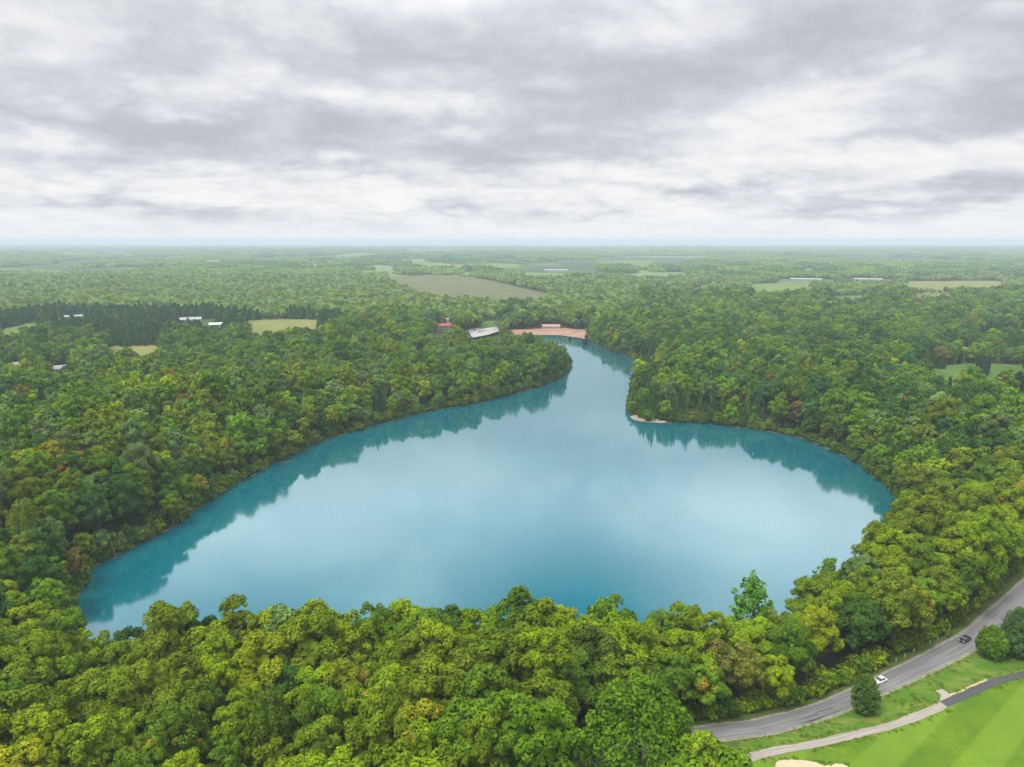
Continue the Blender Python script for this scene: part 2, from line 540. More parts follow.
lx0, ly0 = LAKE.min(0) - 12; lx1, ly1 = LAKE.max(0) + 12
wx, wy = np.meshgrid(np.arange(lx0, lx1 + 4, 4.0), np.arange(ly0, ly1 + 4, 4.0))
WP = np.stack([wx.ravel(), wy.ravel()], 1)
wd = lake_d(WP)
wnx = wx.shape[1]; ii = np.arange((wx.shape[0] - 1) * (wnx - 1)); r_, c_ = ii // (wnx - 1), ii % (wnx - 1); v0 = r_ * wnx + c_
wf = np.stack([v0, v0 + 1, v0 + wnx + 1, v0 + wnx], 1)
wf = wf[(wd[wf].min(1) < 5)]
used = np.unique(wf); remap = np.zeros(len(WP), int); remap[used] = np.arange(len(used))
me = mesh_np('lake_water', np.column_stack([WP[used], np.zeros(len(used))]), remap[wf],
             [water_mat('lake_water', (0.0, 0.1, 0.128), (0.002, 0.135, 0.155))], smooth=True, attrs=[('lake_d', 'POINT', wd[used])])
tag(link('lake_water', me), kind='structure')
# the large lake on the horizon, about 20 km off
fl = [(-9000, 17500), (-3000, 16600), (4000, 16200), (11000, 16800), (16000, 18500), (15000, 22500), (4000, 23500), (-6000, 22500), (-10000, 19500)]
fl = smooth_loop(fl, 5)
me = bpy.data.meshes.new('distant_water')
me.from_pydata([(x, y, 6.6) for x, y in fl], [], [list(range(len(fl)))])
me.materials.append(water_mat('distant_water', (0.1, 0.16, 0.19), rough=0.15))
tag(link('distant_water', me), kind='structure')


# ----------------------------------------------------------------- ribbons and sheets on the ground
def ribbon(name, line, off0, off1, lift, mat, kind='structure', uvlen=False, jag=0.0, parent=None):
    """strip between two sideways offsets of a line, laid on the ground"""
    line = np.asarray(line); 
    # resample about every 1.2 m
    seg = np.linalg.norm(np.diff(line, axis=0), axis=1); L = np.concatenate([[0], np.cumsum(seg)])
    s = np.arange(0, L[-1], 1.2); P = np.stack([np.interp(s, L, line[:, 0]), np.interp(s, L, line[:, 1])], 1)
    T = np.gradient(P, axis=0); T /= np.linalg.norm(T, axis=1, keepdims=True); Nn = np.stack([-T[:, 1], T[:, 0]], 1)
    k = 5
    rows = []
    for j in range(k):
        o = off0 + (off1 - off0) * j / (k - 1)
        jj = jag * (wob(s, s * 0.3 + 7 * j, 2.2, j) if j in (0, k - 1) else 0)
        rows.append(P + Nn * (o + jj)[:, None] if np.ndim(o + jj) else P + Nn * o)
    V = np.stack(rows, 1).reshape(-1, 2)
    z = height(V) + lift
    n = len(s); i0 = np.arange((n - 1) * (k - 1)); a, b_ = i0 // (k - 1), i0 % (k - 1); q = a * k + b_
    f = np.stack([q, q + k, q + k + 1, q + 1], 1)
    along = np.repeat(s, k); across = np.tile(np.linspace(-1, 1, k), n)
    me = mesh_np(name, np.column_stack([V, z]), f, [mat], smooth=True, attrs=[('along', 'POINT', along), ('across', 'POINT', across)])
    bm = bmesh.new(); bm.from_mesh(me); bmesh.ops.recalc_face_normals(bm, faces=bm.faces)
    if sum(fc.normal.z for fc in bm.faces) < 0: bmesh.ops.reverse_faces(bm, faces=bm.faces)
    bm.to_mesh(me); bm.free()
    return tag(link(name, me, parent), kind=kind)


def asphalt_mat(name, base, worn, streaks=True):
    m, nt, out = new_mat(name)
    b = NB(nt)
    P = b.pos()
    al, ac = b.attr('along').outputs['Fac'], b.attr('across').outputs['Fac']
    co = b.n('ShaderNodeCombineXYZ'); b.put(co.inputs[0], b.math('MULTIPLY', al, 0.035)); b.put(co.inputs[1], b.math('MULTIPLY', ac, 2.6))
    st = b.noise(co.outputs[0], 1.6, 5, 0.6)
    gr = b.noise(P, 3.0, 5, 0.7)
    c = b.mix(b.step(st, 0.35, 0.68), base, worn)
    c = b.mix(b.step(gr, 0.3, 0.7, 0, 0.35), c, tuple(v * 0.75 for v in base))
    if streaks:
        # two wheel tracks to each lane, darker far lane
        tr = b.math('ABSOLUTE', b.math('SINE', b.math('MULTIPLY', ac, 6.28)))
        c = b.mix(b.step(tr, 0.6, 1.0, 0, 0.3), c, tuple(v * 0.8 for v in base))
        c = b.mix(b.step(b.math('ADD', ac, b.math('MULTIPLY', b.math('SUBTRACT', st, 0.5), 0.8)), 0.0, 0.35, 0.0, 0.45), c, tuple(v * 0.72 for v in base))
        # long patches of fresh tar near the trees
        tp = b.math('MULTIPLY', b.step(st, 0.53, 0.57), b.math('MULTIPLY', b.step(al, 62, 70), b.step(al, 92, 100, 1, 0)))
        tp = b.math('MULTIPLY', tp, b.step(ac, -0.1, 0.1, 1, 0))
        c = b.mix(tp, c, (0.03, 0.03, 0.032))
        c = b.mix(b.math('MULTIPLY', b.step(b.math('ABSOLUTE', ac), 0.93, 0.99), 0.6), c, (0.33, 0.31, 0.28))
    p = b.n('ShaderNodeBsdfPrincipled')
    b.put(p.inputs['Base Color'], c); p.inputs['Roughness'].default_value = 0.85; p.inputs['Specular IOR Level'].default_value = 0.25
    nt.links.new(p.outputs[0], out.inputs['Surface'])
    return m


RW = 3.15
ribbon('road', ROAD, -RW, RW, 0.10, asphalt_mat('road_asphalt', (0.15, 0.145, 0.14), (0.24, 0.235, 0.23)))
ribbon('path', PATH, -1.2, 1.2, 0.08, asphalt_mat('pale_concrete', (0.24, 0.21, 0.17), (0.38, 0.34, 0.29), False), jag=0.2)
ribbon('path', SPUR, -1.3, 1.3, 0.085, asphalt_mat('pale_gravel', (0.3, 0.26, 0.22), (0.38, 0.34, 0.29), False), jag=0.25)
ribbon('path', TAR, -1.2, 1.2, 0.09, asphalt_mat('dark_asphalt', (0.06, 0.06, 0.062), (0.09, 0.088, 0.085), False), jag=0.1)
ribbon('path_edge_gravel', TAR[6:22], 1.2, 1.9, 0.07, simple_mat('tan_gravel', (0.42, 0.32, 0.18), 0.95, 0.3, 1.2), jag=0.3)


def sheet(name, W, z, mat, kind='structure', jit=0.0):
    P = smooth_loop(W, 4) if jit else np.asarray(W)
    if jit: P = P + np.stack([wob(P[:, 0], P[:, 1], jit * 4, 1), wob(P[:, 0], P[:, 1], jit * 4, 2)], 1) * jit
    me = bpy.data.meshes.new(name)
    me.from_pydata([(a, b_, z) for a, b_ in P], [], [list(range(len(P)))])
    me.materials.append(mat)
    bm = bmesh.new(); bm.from_mesh(me)
    if sum(f.normal.z for f in bm.faces) < 0: bmesh.ops.reverse_faces(bm, faces=bm.faces)
    bmesh.ops.triangulate(bm, faces=bm.faces)
    bm.to_mesh(me); bm.free()
    return tag(link(name, me), kind=kind)


def field_mat(name, a, b2, rows=True):
    m, nt, out = new_mat(name)
    b = NB(nt); P = b.pos()
    n = b.noise(b.vmath('MULTIPLY', P, (0.03, 0.012, 0)), 1.0, 6, 0.65)
    c = b.mix(b.step(n, 0.35, 0.65), a, b2)
    c = b.mix(b.step(b.noise(P, 0.1, 5, 0.7), 0.5, 0.75, 0, 0.5), c, tuple(v * 0.65 for v in a))
    d = b.n('ShaderNodeBsdfDiffuse'); b.put(d.inputs[0], c)
    nt.links.new(d.outputs[0], out.inputs['Surface'])
    return m


FM = {'straw': field_mat('straw_field', (0.2, 0.2, 0.07), (0.15, 0.18, 0.055)), 'brown': field_mat('fallow_field', (0.145, 0.14, 0.075), (0.105, 0.12, 0.055)),
      'pasture': field_mat('pasture', (0.15, 0.2, 0.06), (0.115, 0.165, 0.045)), 'meadow': field_mat('far_meadow', (0.16, 0.225, 0.08), (0.12, 0.18, 0.065)), 'lawn': field_mat('mown_lawn', (0.085, 0.15, 0.03), (0.065, 0.12, 0.025))}
for k, (nm, px, ty) in enumerate(FIELDS):
    W = clearing(px, 6.0, 2.0 if px[0][0] == 478 else (27.0 if px[0][0] in (246, 105, 342) else (9.0 if ty == 'lawn' else 19.0)))
    zc = height(hull(W)).max() + 0.3
    sheet(nm, CLEAR[-1], max(zc, 6.3) + 0.01 * k, FM[ty], jit=4.0 if np.linalg.norm(W[0]) < 2000 else 12.0)
PW = clearing(PARKING_PX, 6.0, 23)
pk_z = float(height(PW).max()) + 0.2
sheet('car_park', PW, pk_z, simple_mat('pale_gravel_lot', (0.3, 0.285, 0.26), 0.9, 0.25, 0.08))
BW = np.array([ground_at(a, b_, 1.2) for a, b_ in BEACH_PX])
CLEAR.append(BW)


def sand_sheet(name, poly, mat, lift):
    """a fan of sand that follows the ground"""
    x0, y0 = poly.min(0); x1, y1 = poly.max(0); st = (x1 - x0) / 110
    X, Y = np.meshgrid(np.arange(x0, x1 + st, st), np.arange(y0, y1 + st, st)); Q = np.stack([X.ravel(), Y.ravel()], 1)
    ins = sdist(Q, poly) < st * 0.5
    n = X.shape[1]; i0 = np.arange((X.shape[0] - 1) * (n - 1)); a, b_ = i0 // (n - 1), i0 % (n - 1); q = a * n + b_
    f = np.stack([q, q + 1, q + n + 1, q + n], 1); f = f[ins[f].all(1)]
    u = np.unique(f); rm = np.zeros(len(Q), int); rm[u] = np.arange(len(u))
    z = np.maximum(height(Q[u]), 0.02) + lift
    me = mesh_np(name, np.column_stack([Q[u], z]), rm[f], [mat], smooth=True)
    return tag(link(name, me), kind='structure')


M_SAND = simple_mat('beach_sand', (0.3, 0.18, 0.115), 0.95, 0.3, 0.06)
sand_sheet('beach_sand', BW, M_SAND, 0.35)
bk = smooth_loop([ground_at(a, b_, ZR) for a, b_ in ((776, 766), (785, 762.5), (800, 761.5), (815, 763), (824, 766), (838, 764.5), (848, 768), (838, 778), (800, 782), (778, 776))], 5)
sand_sheet('sand_bunker', bk, simple_mat('bunker_sand', (0.52, 0.38, 0.25), 0.95, 0.1, 0.5), 0.12)
ribbon('country_road', CROAD, -5, 5, 0.35, simple_mat('far_road', (0.35, 0.34, 0.32), 0.9, 0.1, 0.02))

# ----------------------------------------------------------------- trees: prototypes
def unit(n):
    v = rng.normal(size=(n, 3)); return v / np.linalg.norm(v, axis=1, keepdims=True)


def leaf_quads(C, N, size, shade):
    n = len(C)
    N = N / np.linalg.norm(N, axis=1, keepdims=True)
    a = np.cross(N, unit(n)); a /= np.linalg.norm(a, axis=1, keepdims=True)
    b_ = np.cross(N, a)
    s = size * rng.uniform(0.6, 1.25, n)
    el = rng.uniform(0.55, 0.9, n)
    A = a * s[:, None]; B = b_ * (s * el)[:, None]
    dr = N * (s * 0.22)[:, None]
    V = np.stack([C - A - dr * 0.6, C - B + dr * 0.3, C + A - dr * 0.6, C + B + dr * 0.3], 1).reshape(-1, 3)
    Fc = np.arange(4 * n).reshape(-1, 4)
    return V, Fc, shade


def lobes_fill(cents, rads, per, leaf, mid, tilt=0.27, down=-0.35):
    """leaf clumps over the outward side of each lobe"""
    Cs, Ns, Sh = [], [], []
    for c, r in zip(cents, rads):
        n = max(6, int(per * r * r))
        d = unit(n * 2)
        o = c - mid; o = o / (np.linalg.norm(o) + 1e-6)
        keep = (d @ o) > down
        d = d[keep][:n]
        rr = r * (1.16 - 0.5 * rng.uniform(0, 1, len(d)) ** 1.6)
        d = d * (1 + rng.normal(0, .14, 3))
        Cs.append(c + d * rr[:, None]); Ns.append(d * 1.0 + np.array([0, 0, 0.25]) + tilt * unit(len(d)))
        Sh.append(np.clip(rng.normal(0.5, 0.16, len(d)) + rng.normal(0, 0.12), 0, 1))
    return np.vstack(Cs), np.vstack(Ns), np.concatenate(Sh)


def ball(rad, ht, z0=0.3, low=0.45, per=110, leaf=.23, n=90, lr=.2):
    """dense clipped crown: small cushions over an egg"""
    d = dome_points(n, -1.0, .05)
    t = (d[:, 2] + 1) / 2
    prof = np.where(t < low, np.sqrt(np.maximum(0, 1 - ((t - low) / low) ** 2)), np.maximum(0, 1 - ((t - low) / (1 - low)) ** 2) ** .62)
    a = np.arctan2(d[:, 1], d[:, 0])
    C = np.stack([np.cos(a) * prof * rad * .88, np.sin(a) * prof * rad * .88, z0 + t * (ht - z0 - .5)], 1)
    lc, ln, sh = lobes_fill(C, rad * lr * rng.uniform(.75, 1.3, n), per, leaf, np.array([0, 0, z0 + ht * low]), .5)
    k = 260; u = unit(k); tt = (u[:, 2] + 1) / 2
    pr = np.where(tt < low, np.sqrt(np.maximum(0, 1 - ((tt - low) / low) ** 2)), np.maximum(0, 1 - ((tt - low) / (1 - low)) ** 2) ** .62)
    aa = np.arctan2(u[:, 1], u[:, 0]); ic = np.stack([np.cos(aa) * pr * rad * .75, np.sin(aa) * pr * rad * .75, z0 + .3 + tt * (ht - z0) * .88], 1)
    o1 = leaf_quads(lc, ln, leaf, sh); o2 = leaf_quads(ic, u + .3 * unit(k), .8, np.full(k, .4))
    return (np.vstack([o1[0], o2[0]]), np.vstack([o1[1], o2[1] + len(o1[0])]), np.concatenate([sh, o2[2]])), tube([(0, 0, -.6), (0.05, 0, ht * .3), (0, 0.05, ht * .7)], .26, .1)


def dome_points(n, lo=-0.35, jit=0.12):
    i = np.arange(n) + 0.5
    z = lo + (1 - lo) * (i / n)
    ph = i * 2.399963 + rng.uniform(0, 6.28)
    r = np.sqrt(np.maximum(0, 1 - z * z))
    p = np.stack([r * np.cos(ph), r * np.sin(ph), z], 1)
    return p + rng.normal(0, jit, p.shape)


def tube(path, r0, r1, n=7):
    path = np.asarray(path, float); k = len(path)
    V, Fc = [], []
    for i in range(k):
        t = path[min(i + 1, k - 1)] - path[max(i - 1, 0)]; t /= np.linalg.norm(t) + 1e-9
        a = np.cross(t, [0.3, 0.9, 0.1]); a /= np.linalg.norm(a); b_ = np.cross(t, a)
        r = r0 + (r1 - r0) * i / (k - 1)
        for j in range(n):
            th = 2 * math.pi * j / n
            V.append(path[i] + r * (math.cos(th) * a + math.sin(th) * b_))
    for i in range(k - 1):
        for j in range(n):
            Fc.append((i * n + j, i * n + (j + 1) % n, (i + 1) * n + (j + 1) % n, (i + 1) * n + j))
    return np.array(V), np.array(Fc)


def join(parts):
    V, Fc, o = [], [], 0
    for v, f in parts:
        V.append(v); Fc.append(f + o); o += len(v)
    return np.vstack(V), np.vstack(Fc)


def trunk_geo(h, r, limbs, spread, top):
    bend = rng.normal(0, 0.25, 2)
    pts = [np.array([bend[0] * math.sin(t * 2), bend[1] * math.sin(t * 2.4), -0.6 + (h + 0.6) * t]) for t in np.linspace(0, 1, 6)]
    parts = [tube(pts, r * 1.25, r * 0.35)]
    for q in limbs:
        z0 = h * rng.uniform(0.35, 0.8)
        a = np.array([0, 0, z0]); e = np.asarray(q)
        m = (a * 0.55 + e * 0.45) + np.array([0, 0, -0.12 * np.linalg.norm(e - a)])
        parts.append(tube([a, m, e], r * 0.42, r * 0.12, 5))
    return join(parts)


def broad(rad=5.6, ht=20.0, base=0.26, per=88.0, leaf=0.30, prim=11, sec=7, flat=1.0, limbs=7, prim_r=0.44, sec_r=0.22):
    zc = ht * (base + (1 - base) * 0.48); az = (ht - zc)
    mid = np.array([0, 0, zc - az * 0.25])
    pd = dome_points(prim, -0.5, 0.08)
    ax_ = np.array([rad * (1 - prim_r * 0.62), rad * (1 - prim_r * 0.62), (az * flat) * (1 - prim_r * 0.5)])
    pc = mid + np.array([0, 0, az * 0.2]) + pd * ax_
    C, Rr = [], []
    for c in pc:
        R1 = rad * prim_r * rng.uniform(0.8, 1.15)
        for d in dome_points(sec, -0.25, 0.2):
            o = c - mid; o /= np.linalg.norm(o)
            dd = d + o * 0.45
            C.append(c + dd / np.linalg.norm(dd) * R1 * rng.uniform(0.72, 0.95)); Rr.append(rad * sec_r * rng.uniform(0.75, 1.25))
    C = np.array(C); Rr = np.array(Rr)
    lc, ln, sh = lobes_fill(C, Rr, per, leaf, mid)
    # inner leaves that close the crown
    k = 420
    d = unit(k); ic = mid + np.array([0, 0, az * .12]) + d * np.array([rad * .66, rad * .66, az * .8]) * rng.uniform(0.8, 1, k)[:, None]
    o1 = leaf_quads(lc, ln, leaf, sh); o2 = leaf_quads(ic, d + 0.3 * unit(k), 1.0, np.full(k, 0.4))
    return (np.vstack([o1[0], o2[0]]), np.vstack([o1[1], o2[1] + len(o1[0])]), np.concatenate([sh, o2[2]])), trunk_geo(ht * 0.72, 0.028 * rad + 0.16, pc[:limbs], rad, ht)


def feather(rad=5.5, ht=23.0, per=60.0, leaf=0.27):
    """upright crown of rising plumes"""
    C, Rr = [], []
    mid = np.array([0, 0, ht * 0.5])
    tips = []
    for i in range(30):
        a = i * 2.4 + rng.uniform(-.3, .3); q = math.sqrt((i + 0.5) / 30)
        r = rad * q; z = ht * (0.98 - 0.42 * q * q) + rng.uniform(-1, .8)
        tip = np.array([r * math.cos(a), r * math.sin(a), z]); tips.append(tip)
        for k in range(5):
            t = k / 4
            C.append(tip * np.array([1 - .16 * t, 1 - .16 * t, 1]) - np.array([0, 0, 1.0 + 5.5 * t])); Rr.append(0.55 + 0.95 * t ** .6)
    for i in range(14):
        a = i * 2.4; C.append(np.array([rad * .93 * math.cos(a), rad * .93 * math.sin(a), ht * rng.uniform(.24, .5)])); Rr.append(1.6)
    lc, ln, sh = lobes_fill(np.array(C), np.array(Rr), per, leaf, mid, 0.6)
    return leaf_quads(lc, ln, leaf, sh), trunk_geo(ht * 0.7, 0.33, tips[:9], rad, ht)


def open_tree(rad=5.0, ht=24.0, leaf=0.32, nb=16, dens=2.0):
    """thin crown of separate boughs, sky between them"""
    C, Rr, tips = [], [], []
    mid = np.array([0, 0, ht * 0.45])
    for i in range(nb):
        a = i * 2.4 + rng.uniform(-.4, .4); q = rng.uniform(0.25, 1.0)
        z = ht * (1.0 - 0.5 * q) * rng.uniform(0.85, 1.0)
        tip = np.array([rad * q * math.cos(a), rad * q * math.sin(a), z]); tips.append(tip)
        root = np.array([0, 0, z - 5.5])
        for k in range(4):
            t = 1 - k * 0.17
            C.append(root + (tip - root) * t + rng.normal(0, .25, 3)); Rr.append(0.6 + 0.2 * k)
    lc, ln, sh = lobes_fill(np.array(C), np.array(Rr), 34 * dens, leaf, mid, 0.7)
    return leaf_quads(lc, ln, leaf, sh), trunk_geo(ht * 0.72, 0.24, tips, rad, ht)


def conifer(rad=2.8, ht=19.0, leaf=0.42, per=1.0, blunt=0.0):
    C, N, sh = [], [], []
    nw = int(ht * 2.2)
    for i in range(nw):
        t = i / nw
        z = ht * (0.08 + 0.92 * t)
        r = rad * ((1 - t) ** (0.85 - 0.4 * blunt)) * (0.9 + 0.2 * math.sin(i * 1.9)) + 0.1
        n = int((10 + 34 * (1 - t)) * per)
        a = rng.uniform(0, 6.283, n); lob = 1 + 0.22 * np.sin(a * 5 + i * 1.3)
        q = np.sqrt(rng.uniform(0.45, 1.0, n)) * r * lob
        C.append(np.stack([q * np.cos(a), q * np.sin(a), z - q * 0.28 + rng.normal(0, .22, n)], 1))
        N.append(np.stack([np.cos(a) * 0.8, np.sin(a) * 0.8, np.full(n, 0.75)], 1) + 0.45 * unit(n))
        sh.append(np.clip(rng.normal(0.5, 0.18, n), 0, 1))
    C, N, sh = np.vstack(C), np.vstack(N), np.concatenate(sh)
    return leaf_quads(C, N, leaf, sh), tube([(0, 0, -.6), (0, 0, ht * .5), (0, 0, ht * .95)], 0.24, 0.04)


def bare(rad=3.6, ht=18.0):
    parts = []
    trunk = [np.array([0.2 * math.sin(t * 3), 0.15 * math.sin(t * 5), -0.6 + ht * .95 * t]) for t in np.linspace(0, 1, 7)]
    parts.append(tube(trunk, 0.28, 0.06))
    tips = []
    for i in range(16):
        z0 = ht * rng.uniform(0.4, 0.85); a = i * 2.4
        e = np.array([rad * math.cos(a) * rng.uniform(.5, 1), rad * math.sin(a) * rng.uniform(.5, 1), min(ht, z0 + rng.uniform(2.5, 5))]); s0 = np.array([0, 0, z0])
        m = s0 * .5 + e * .5 - np.array([0, 0, .5]); parts.append(tube([s0, m, e], 0.11, 0.03, 5)); tips.append(e)
        for k in range(4):
            e2 = e + rng.normal(0, 1.1, 3) + np.array([0, 0, .7]); parts.append(tube([m * .4 + e * .6, e2], 0.045, 0.012, 4))
            parts.append(tube([m, m + rng.normal(0, 1.0, 3) + np.array([0, 0, .9])], 0.045, 0.012, 4))
    C = np.array(tips)[::2]; 
    lc, ln, sh = lobes_fill(C, np.full(len(C), .7), 14, .3, np.array([0, 0, ht * .4]), .8)
    return leaf_quads(lc, ln, 0.3, sh), join(parts)


PROTO = {}


def make_proto(key, geo, bark=None):
    (V, Fc, sh), (tv, tf) = geo
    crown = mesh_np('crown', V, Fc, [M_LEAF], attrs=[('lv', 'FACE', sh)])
    trunk = mesh_np('trunk', tv, tf, [bark or M_BARK], smooth=True)
    PROTO.setdefault(key, []).append((crown, trunk))


for i in range(9):
    make_proto('broad', broad(rad=rng.uniform(5.2, 6.2), ht=rng.uniform(18, 22), prim=int(rng.integers(12, 19)), sec=int(rng.integers(7, 9)), prim_r=rng.uniform(.32, .4), sec_r=rng.uniform(.145, .19)))
for i in range(3):
    make_proto('fine', broad(rad=rng.uniform(4.6, 5.4), ht=rng.uniform(18, 21), prim=16, sec=6, prim_r=.32, sec_r=.14, per=90, leaf=.28))
for i in range(2): make_proto('feather', feather(rad=5.2 + i, ht=22 + i))
for i in range(2): make_proto('open', open_tree(nb=13 + 4 * i))
for i in range(3): make_proto('conifer', conifer(rad=2.6 + .3 * i, ht=17 + 1.5 * i, leaf=.36, per=1.6))
for i in range(2): make_proto('bare', bare(), M_BARE)
make_proto('egg', ball(3.55, 12.0, .3, .36))
make_proto('round', ball(3.75, 9.6, .5, .48))
make_proto('oval', ball(4.0, 14.5, .3, .45, lr=.26, n=70))


# coarser copies of the same kinds for the woodland mass
def stuff_proto(coll, name, geo):
    (V, Fc, sh), (tv, tf) = geo
    v, f = join([(V, Fc), (tv, tf)])
    mi = np.concatenate([np.zeros(len(Fc)), np.ones(len(tf))])
    me = mesh_np(name, v, f, [M_LEAF_S, M_BARK], mi, attrs=[('lv', 'FACE', np.concatenate([sh, np.full(len(tf), .5)]))])
    o = bpy.data.objects.new(name, me); coll.objects.link(o)


def patch_geo(n, size, tree_h, tree_r, leaf, con=0.0):
    Cs, Ns, sh = [], [], []
    for i in range(n):
        c = np.array([*rng.uniform(-size / 2, size / 2, 2), 0]); h = tree_h * rng.uniform(.7, 1.15); r = tree_r * rng.uniform(.75, 1.25)
        k = 46; d = dome_points(k, -0.4, .12)
        p = c + np.array([0, 0, h * .55]) + d * np.array([r, r, h * .45]) * rng.uniform(.8, 1.05, k)[:, None]
        Cs.append(p); Ns.append(d + .45 * unit(k)); sh.append(np.clip(rng.normal(.5, .12, k) + rng.normal(0, .2), 0, 1))
    return leaf_quads(np.vstack(Cs), np.vstack(Ns), leaf, np.concatenate(sh)), tube([(0, 0, -1), (0, 0, 2), (0, 0, 5)], .3, .2)


WOODC = bpy.data.collections.new('woodland_kinds')
k = 0
def add_kind(geo):
    global k
    stuff_proto(WOODC, 'kind_%03d' % k, geo); k += 1
    return k - 1
ID = {'near': [], 'mid': [], 'far': [], 'cmid': [], 'cfar': [], 'shrub': [], 'patch': [], 'open': []}
for i in range(6): ID['near'].append(add_kind(broad(rad=rng.uniform(5.2, 6.0), ht=rng.uniform(18, 22), prim=int(rng.integers(9, 15)), per=44, leaf=.38, prim_r=rng.uniform(.38, .48), sec_r=rng.uniform(.18, .24))))
for i in range(6): ID['mid'].append(add_kind(broad(rad=rng.uniform(5.0, 6.2), ht=rng.uniform(17, 22), prim=int(rng.integers(8, 13)), sec=6, per=14, leaf=.64, prim_r=rng.uniform(.38, .5), limbs=3)))
for i in range(5): ID['far'].append(add_kind(broad(rad=rng.uniform(5.0, 6.2), ht=rng.uniform(16, 21), prim=8, sec=4, per=7, leaf=.95, prim_r=.44, sec_r=.28, limbs=1)))
for i in range(3): ID['cmid'].append(add_kind(conifer(rad=3.0 + .3 * i, ht=16 + i * 1.5, leaf=.7, per=.85, blunt=.5)))
for i in range(3): ID['cfar'].append(add_kind(conifer(rad=4.6 + .3 * i, ht=17 + .6 * i, leaf=1.3, per=.5, blunt=.8)))
for i in range(3): ID['shrub'].append(add_kind(broad(rad=2.6, ht=5.2, base=0.02, prim=8, sec=5, per=26, leaf=.42, limbs=2)))
for i in range(2): ID['open'].append(add_kind(open_tree(nb=12 + 4 * i, leaf=.5, dens=.7)))
for i in range(5): ID['patch'].append(add_kind(patch_geo(34, 70, 17, 6.2, 3.4)))

# ----------------------------------------------------------------- palettes (leaf albedo)
PAL = {
    'lime green': (0.164, 0.246, 0.009), 'olive green': (0.128, 0.19, 0.011), 'mid green': (0.094, 0.168, 0.012), 'dark green': (0.048, 0.112, 0.016),
    'yellow green': (0.21, 0.276, 0.010), 'golden yellow': (0.27, 0.27, 0.016), 'russet brown': (0.16, 0.15, 0.03), 'grey green': (0.115, 0.185, 0.045),
    'fresh green': (0.112, 0.212, 0.011), 'blue green': (0.042, 0.11, 0.03), 'pale olive': (0.23, 0.32, 0.09),
}
NAMES = list(PAL)


def pick(weights, n):
    w = np.array([weights.get(c, 0) for c in NAMES], float); w /= w.sum()
    return rng.choice(len(NAMES), n, p=w)


W_NEAR = {'lime green': 30, 'olive green': 34, 'mid green': 16, 'dark green': 6, 'yellow green': 9, 'russet brown': .15, 'fresh green': 5}
W_LEFT = {'lime green': 7, 'olive green': 20, 'mid green': 26, 'dark green': 12, 'yellow green': 6, 'golden yellow': .5, 'russet brown': 1.5, 'grey green': 24, 'fresh green': 8}
W_MID = {'lime green': 3, 'olive green': 12, 'mid green': 30, 'dark green': 22, 'yellow green': 1.5, 'golden yellow': .2, 'russet brown': .8, 'grey green': 22, 'fresh green': 9, 'blue green': 8}
W_RIGHT = {'lime green': 3, 'olive green': 8, 'mid green': 26, 'dark green': 38, 'yellow green': 2, 'russet brown': 1.0, 'fresh green': 13, 'blue green': 14, 'grey green': 14}
W_SCRUB = {'lime green': 14, 'olive green': 18, 'pale olive': 40, 'grey green': 26, 'mid green': 14, 'yellow green': 8, 'russet brown': 1}
W_PINE = {'blue green': 10, 'dark green': 10}

# ----------------------------------------------------------------- where trees stand
def jgrid(x0, x1, y0, y1, s):
    X, Y = np.meshgrid(np.arange(x0, x1, s), np.arange(y0, y1, s * 0.87))
    X = X + (np.arange(X.shape[0]) % 2)[:, None] * s * 0.5
    P = np.stack([X.ravel(), Y.ravel()], 1)
    return P + rng.uniform(-0.32, 0.32, P.shape) * s


def in_wedge(P, m=90): return (P[:, 1] > 20) & (np.abs(P[:, 0]) < 0.80 * P[:, 1] + m)


PINE = np.array([ground_at(a, b_, 10.0) for a, b_ in ((-60, 318), (90, 312), (330, 318), (338, 336), (250, 341), (150, 344), (60, 342), (-60, 346))])
BLDG = [  # photo x, y of the base, width m, depth m
    (444, 328, 30), (190, 322, 70), (216, 327, 34), (72, 318, 50), (598, 331, 26), (551, 325.6, 34), (607, 322, 22), (213, 263, 90), (556, 272, 150), (806, 280, 150), (868, 280, 140), (16, 371, 16), (61, 374, 16), (98, 379, 14), (961, 352, 12)]
BPOS = [ground_at(a, b_, 6.0) for a, b_, w in BLDG]
for kb_, ((bx, by), (a, b_, w)) in enumerate(zip(BPOS, BLDG)):
    d = math.hypot(bx, by); u = np.array([bx, by]) / d; q = np.array([-u[1], u[0]])
    back = u * (w * .4 + 4); fr = -u * (8 if kb_ in (4, 5) else min((27.0 if kb_ == 0 else 14.0) * d / 124, 330))
    c0 = np.array([bx, by])
    CLEAR.append(np.array([c0 + back + q * w * .55, c0 + back - q * w * .55, c0 + fr - q * w * .5, c0 + fr + q * w * .5]))


def free(P, ld, edge):
    ok = ld > edge
    n = (np.abs(P[:, 0]) < 600) & (P[:, 1] < 600)
    d = np.full(len(P), 99.0); d[n] = seg_dist(P[n], ROAD, False); ok &= d > np.where(project(P[:, 0], P[:, 1], 10.0)[0] < 722, 3.6, 7.2)
    l = np.full(len(P), 99.0); l[n] = sdist(P[n], LAWN); ok &= l > 2.0
    for poly in CLEAR:
        x0, y0 = poly.min(0); x1, y1 = poly.max(0)
        m = ok & (P[:, 0] > x0) & (P[:, 0] < x1) & (P[:, 1] > y0) & (P[:, 1] < y1)
        if m.any():
            idx = np.nonzero(m)[0]; hit = idx[inside(P[idx], poly)]; ok[hit[rng.uniform(size=len(hit)) > (-1 if len(poly) > 4 and poly[:, 1].mean() > 1100 else -1)]] = False
    m = (P[:, 1] > 900) & (P[:, 1] < 4000)
    if m.any():
        idx = np.nonzero(m)[0]; ok[idx[seg_dist(P[idx], CROAD, False) < 14]] = False
    return ok


A = jgrid(-800, 800, 30, 900, 9.7); A = A[in_wedge(A)]
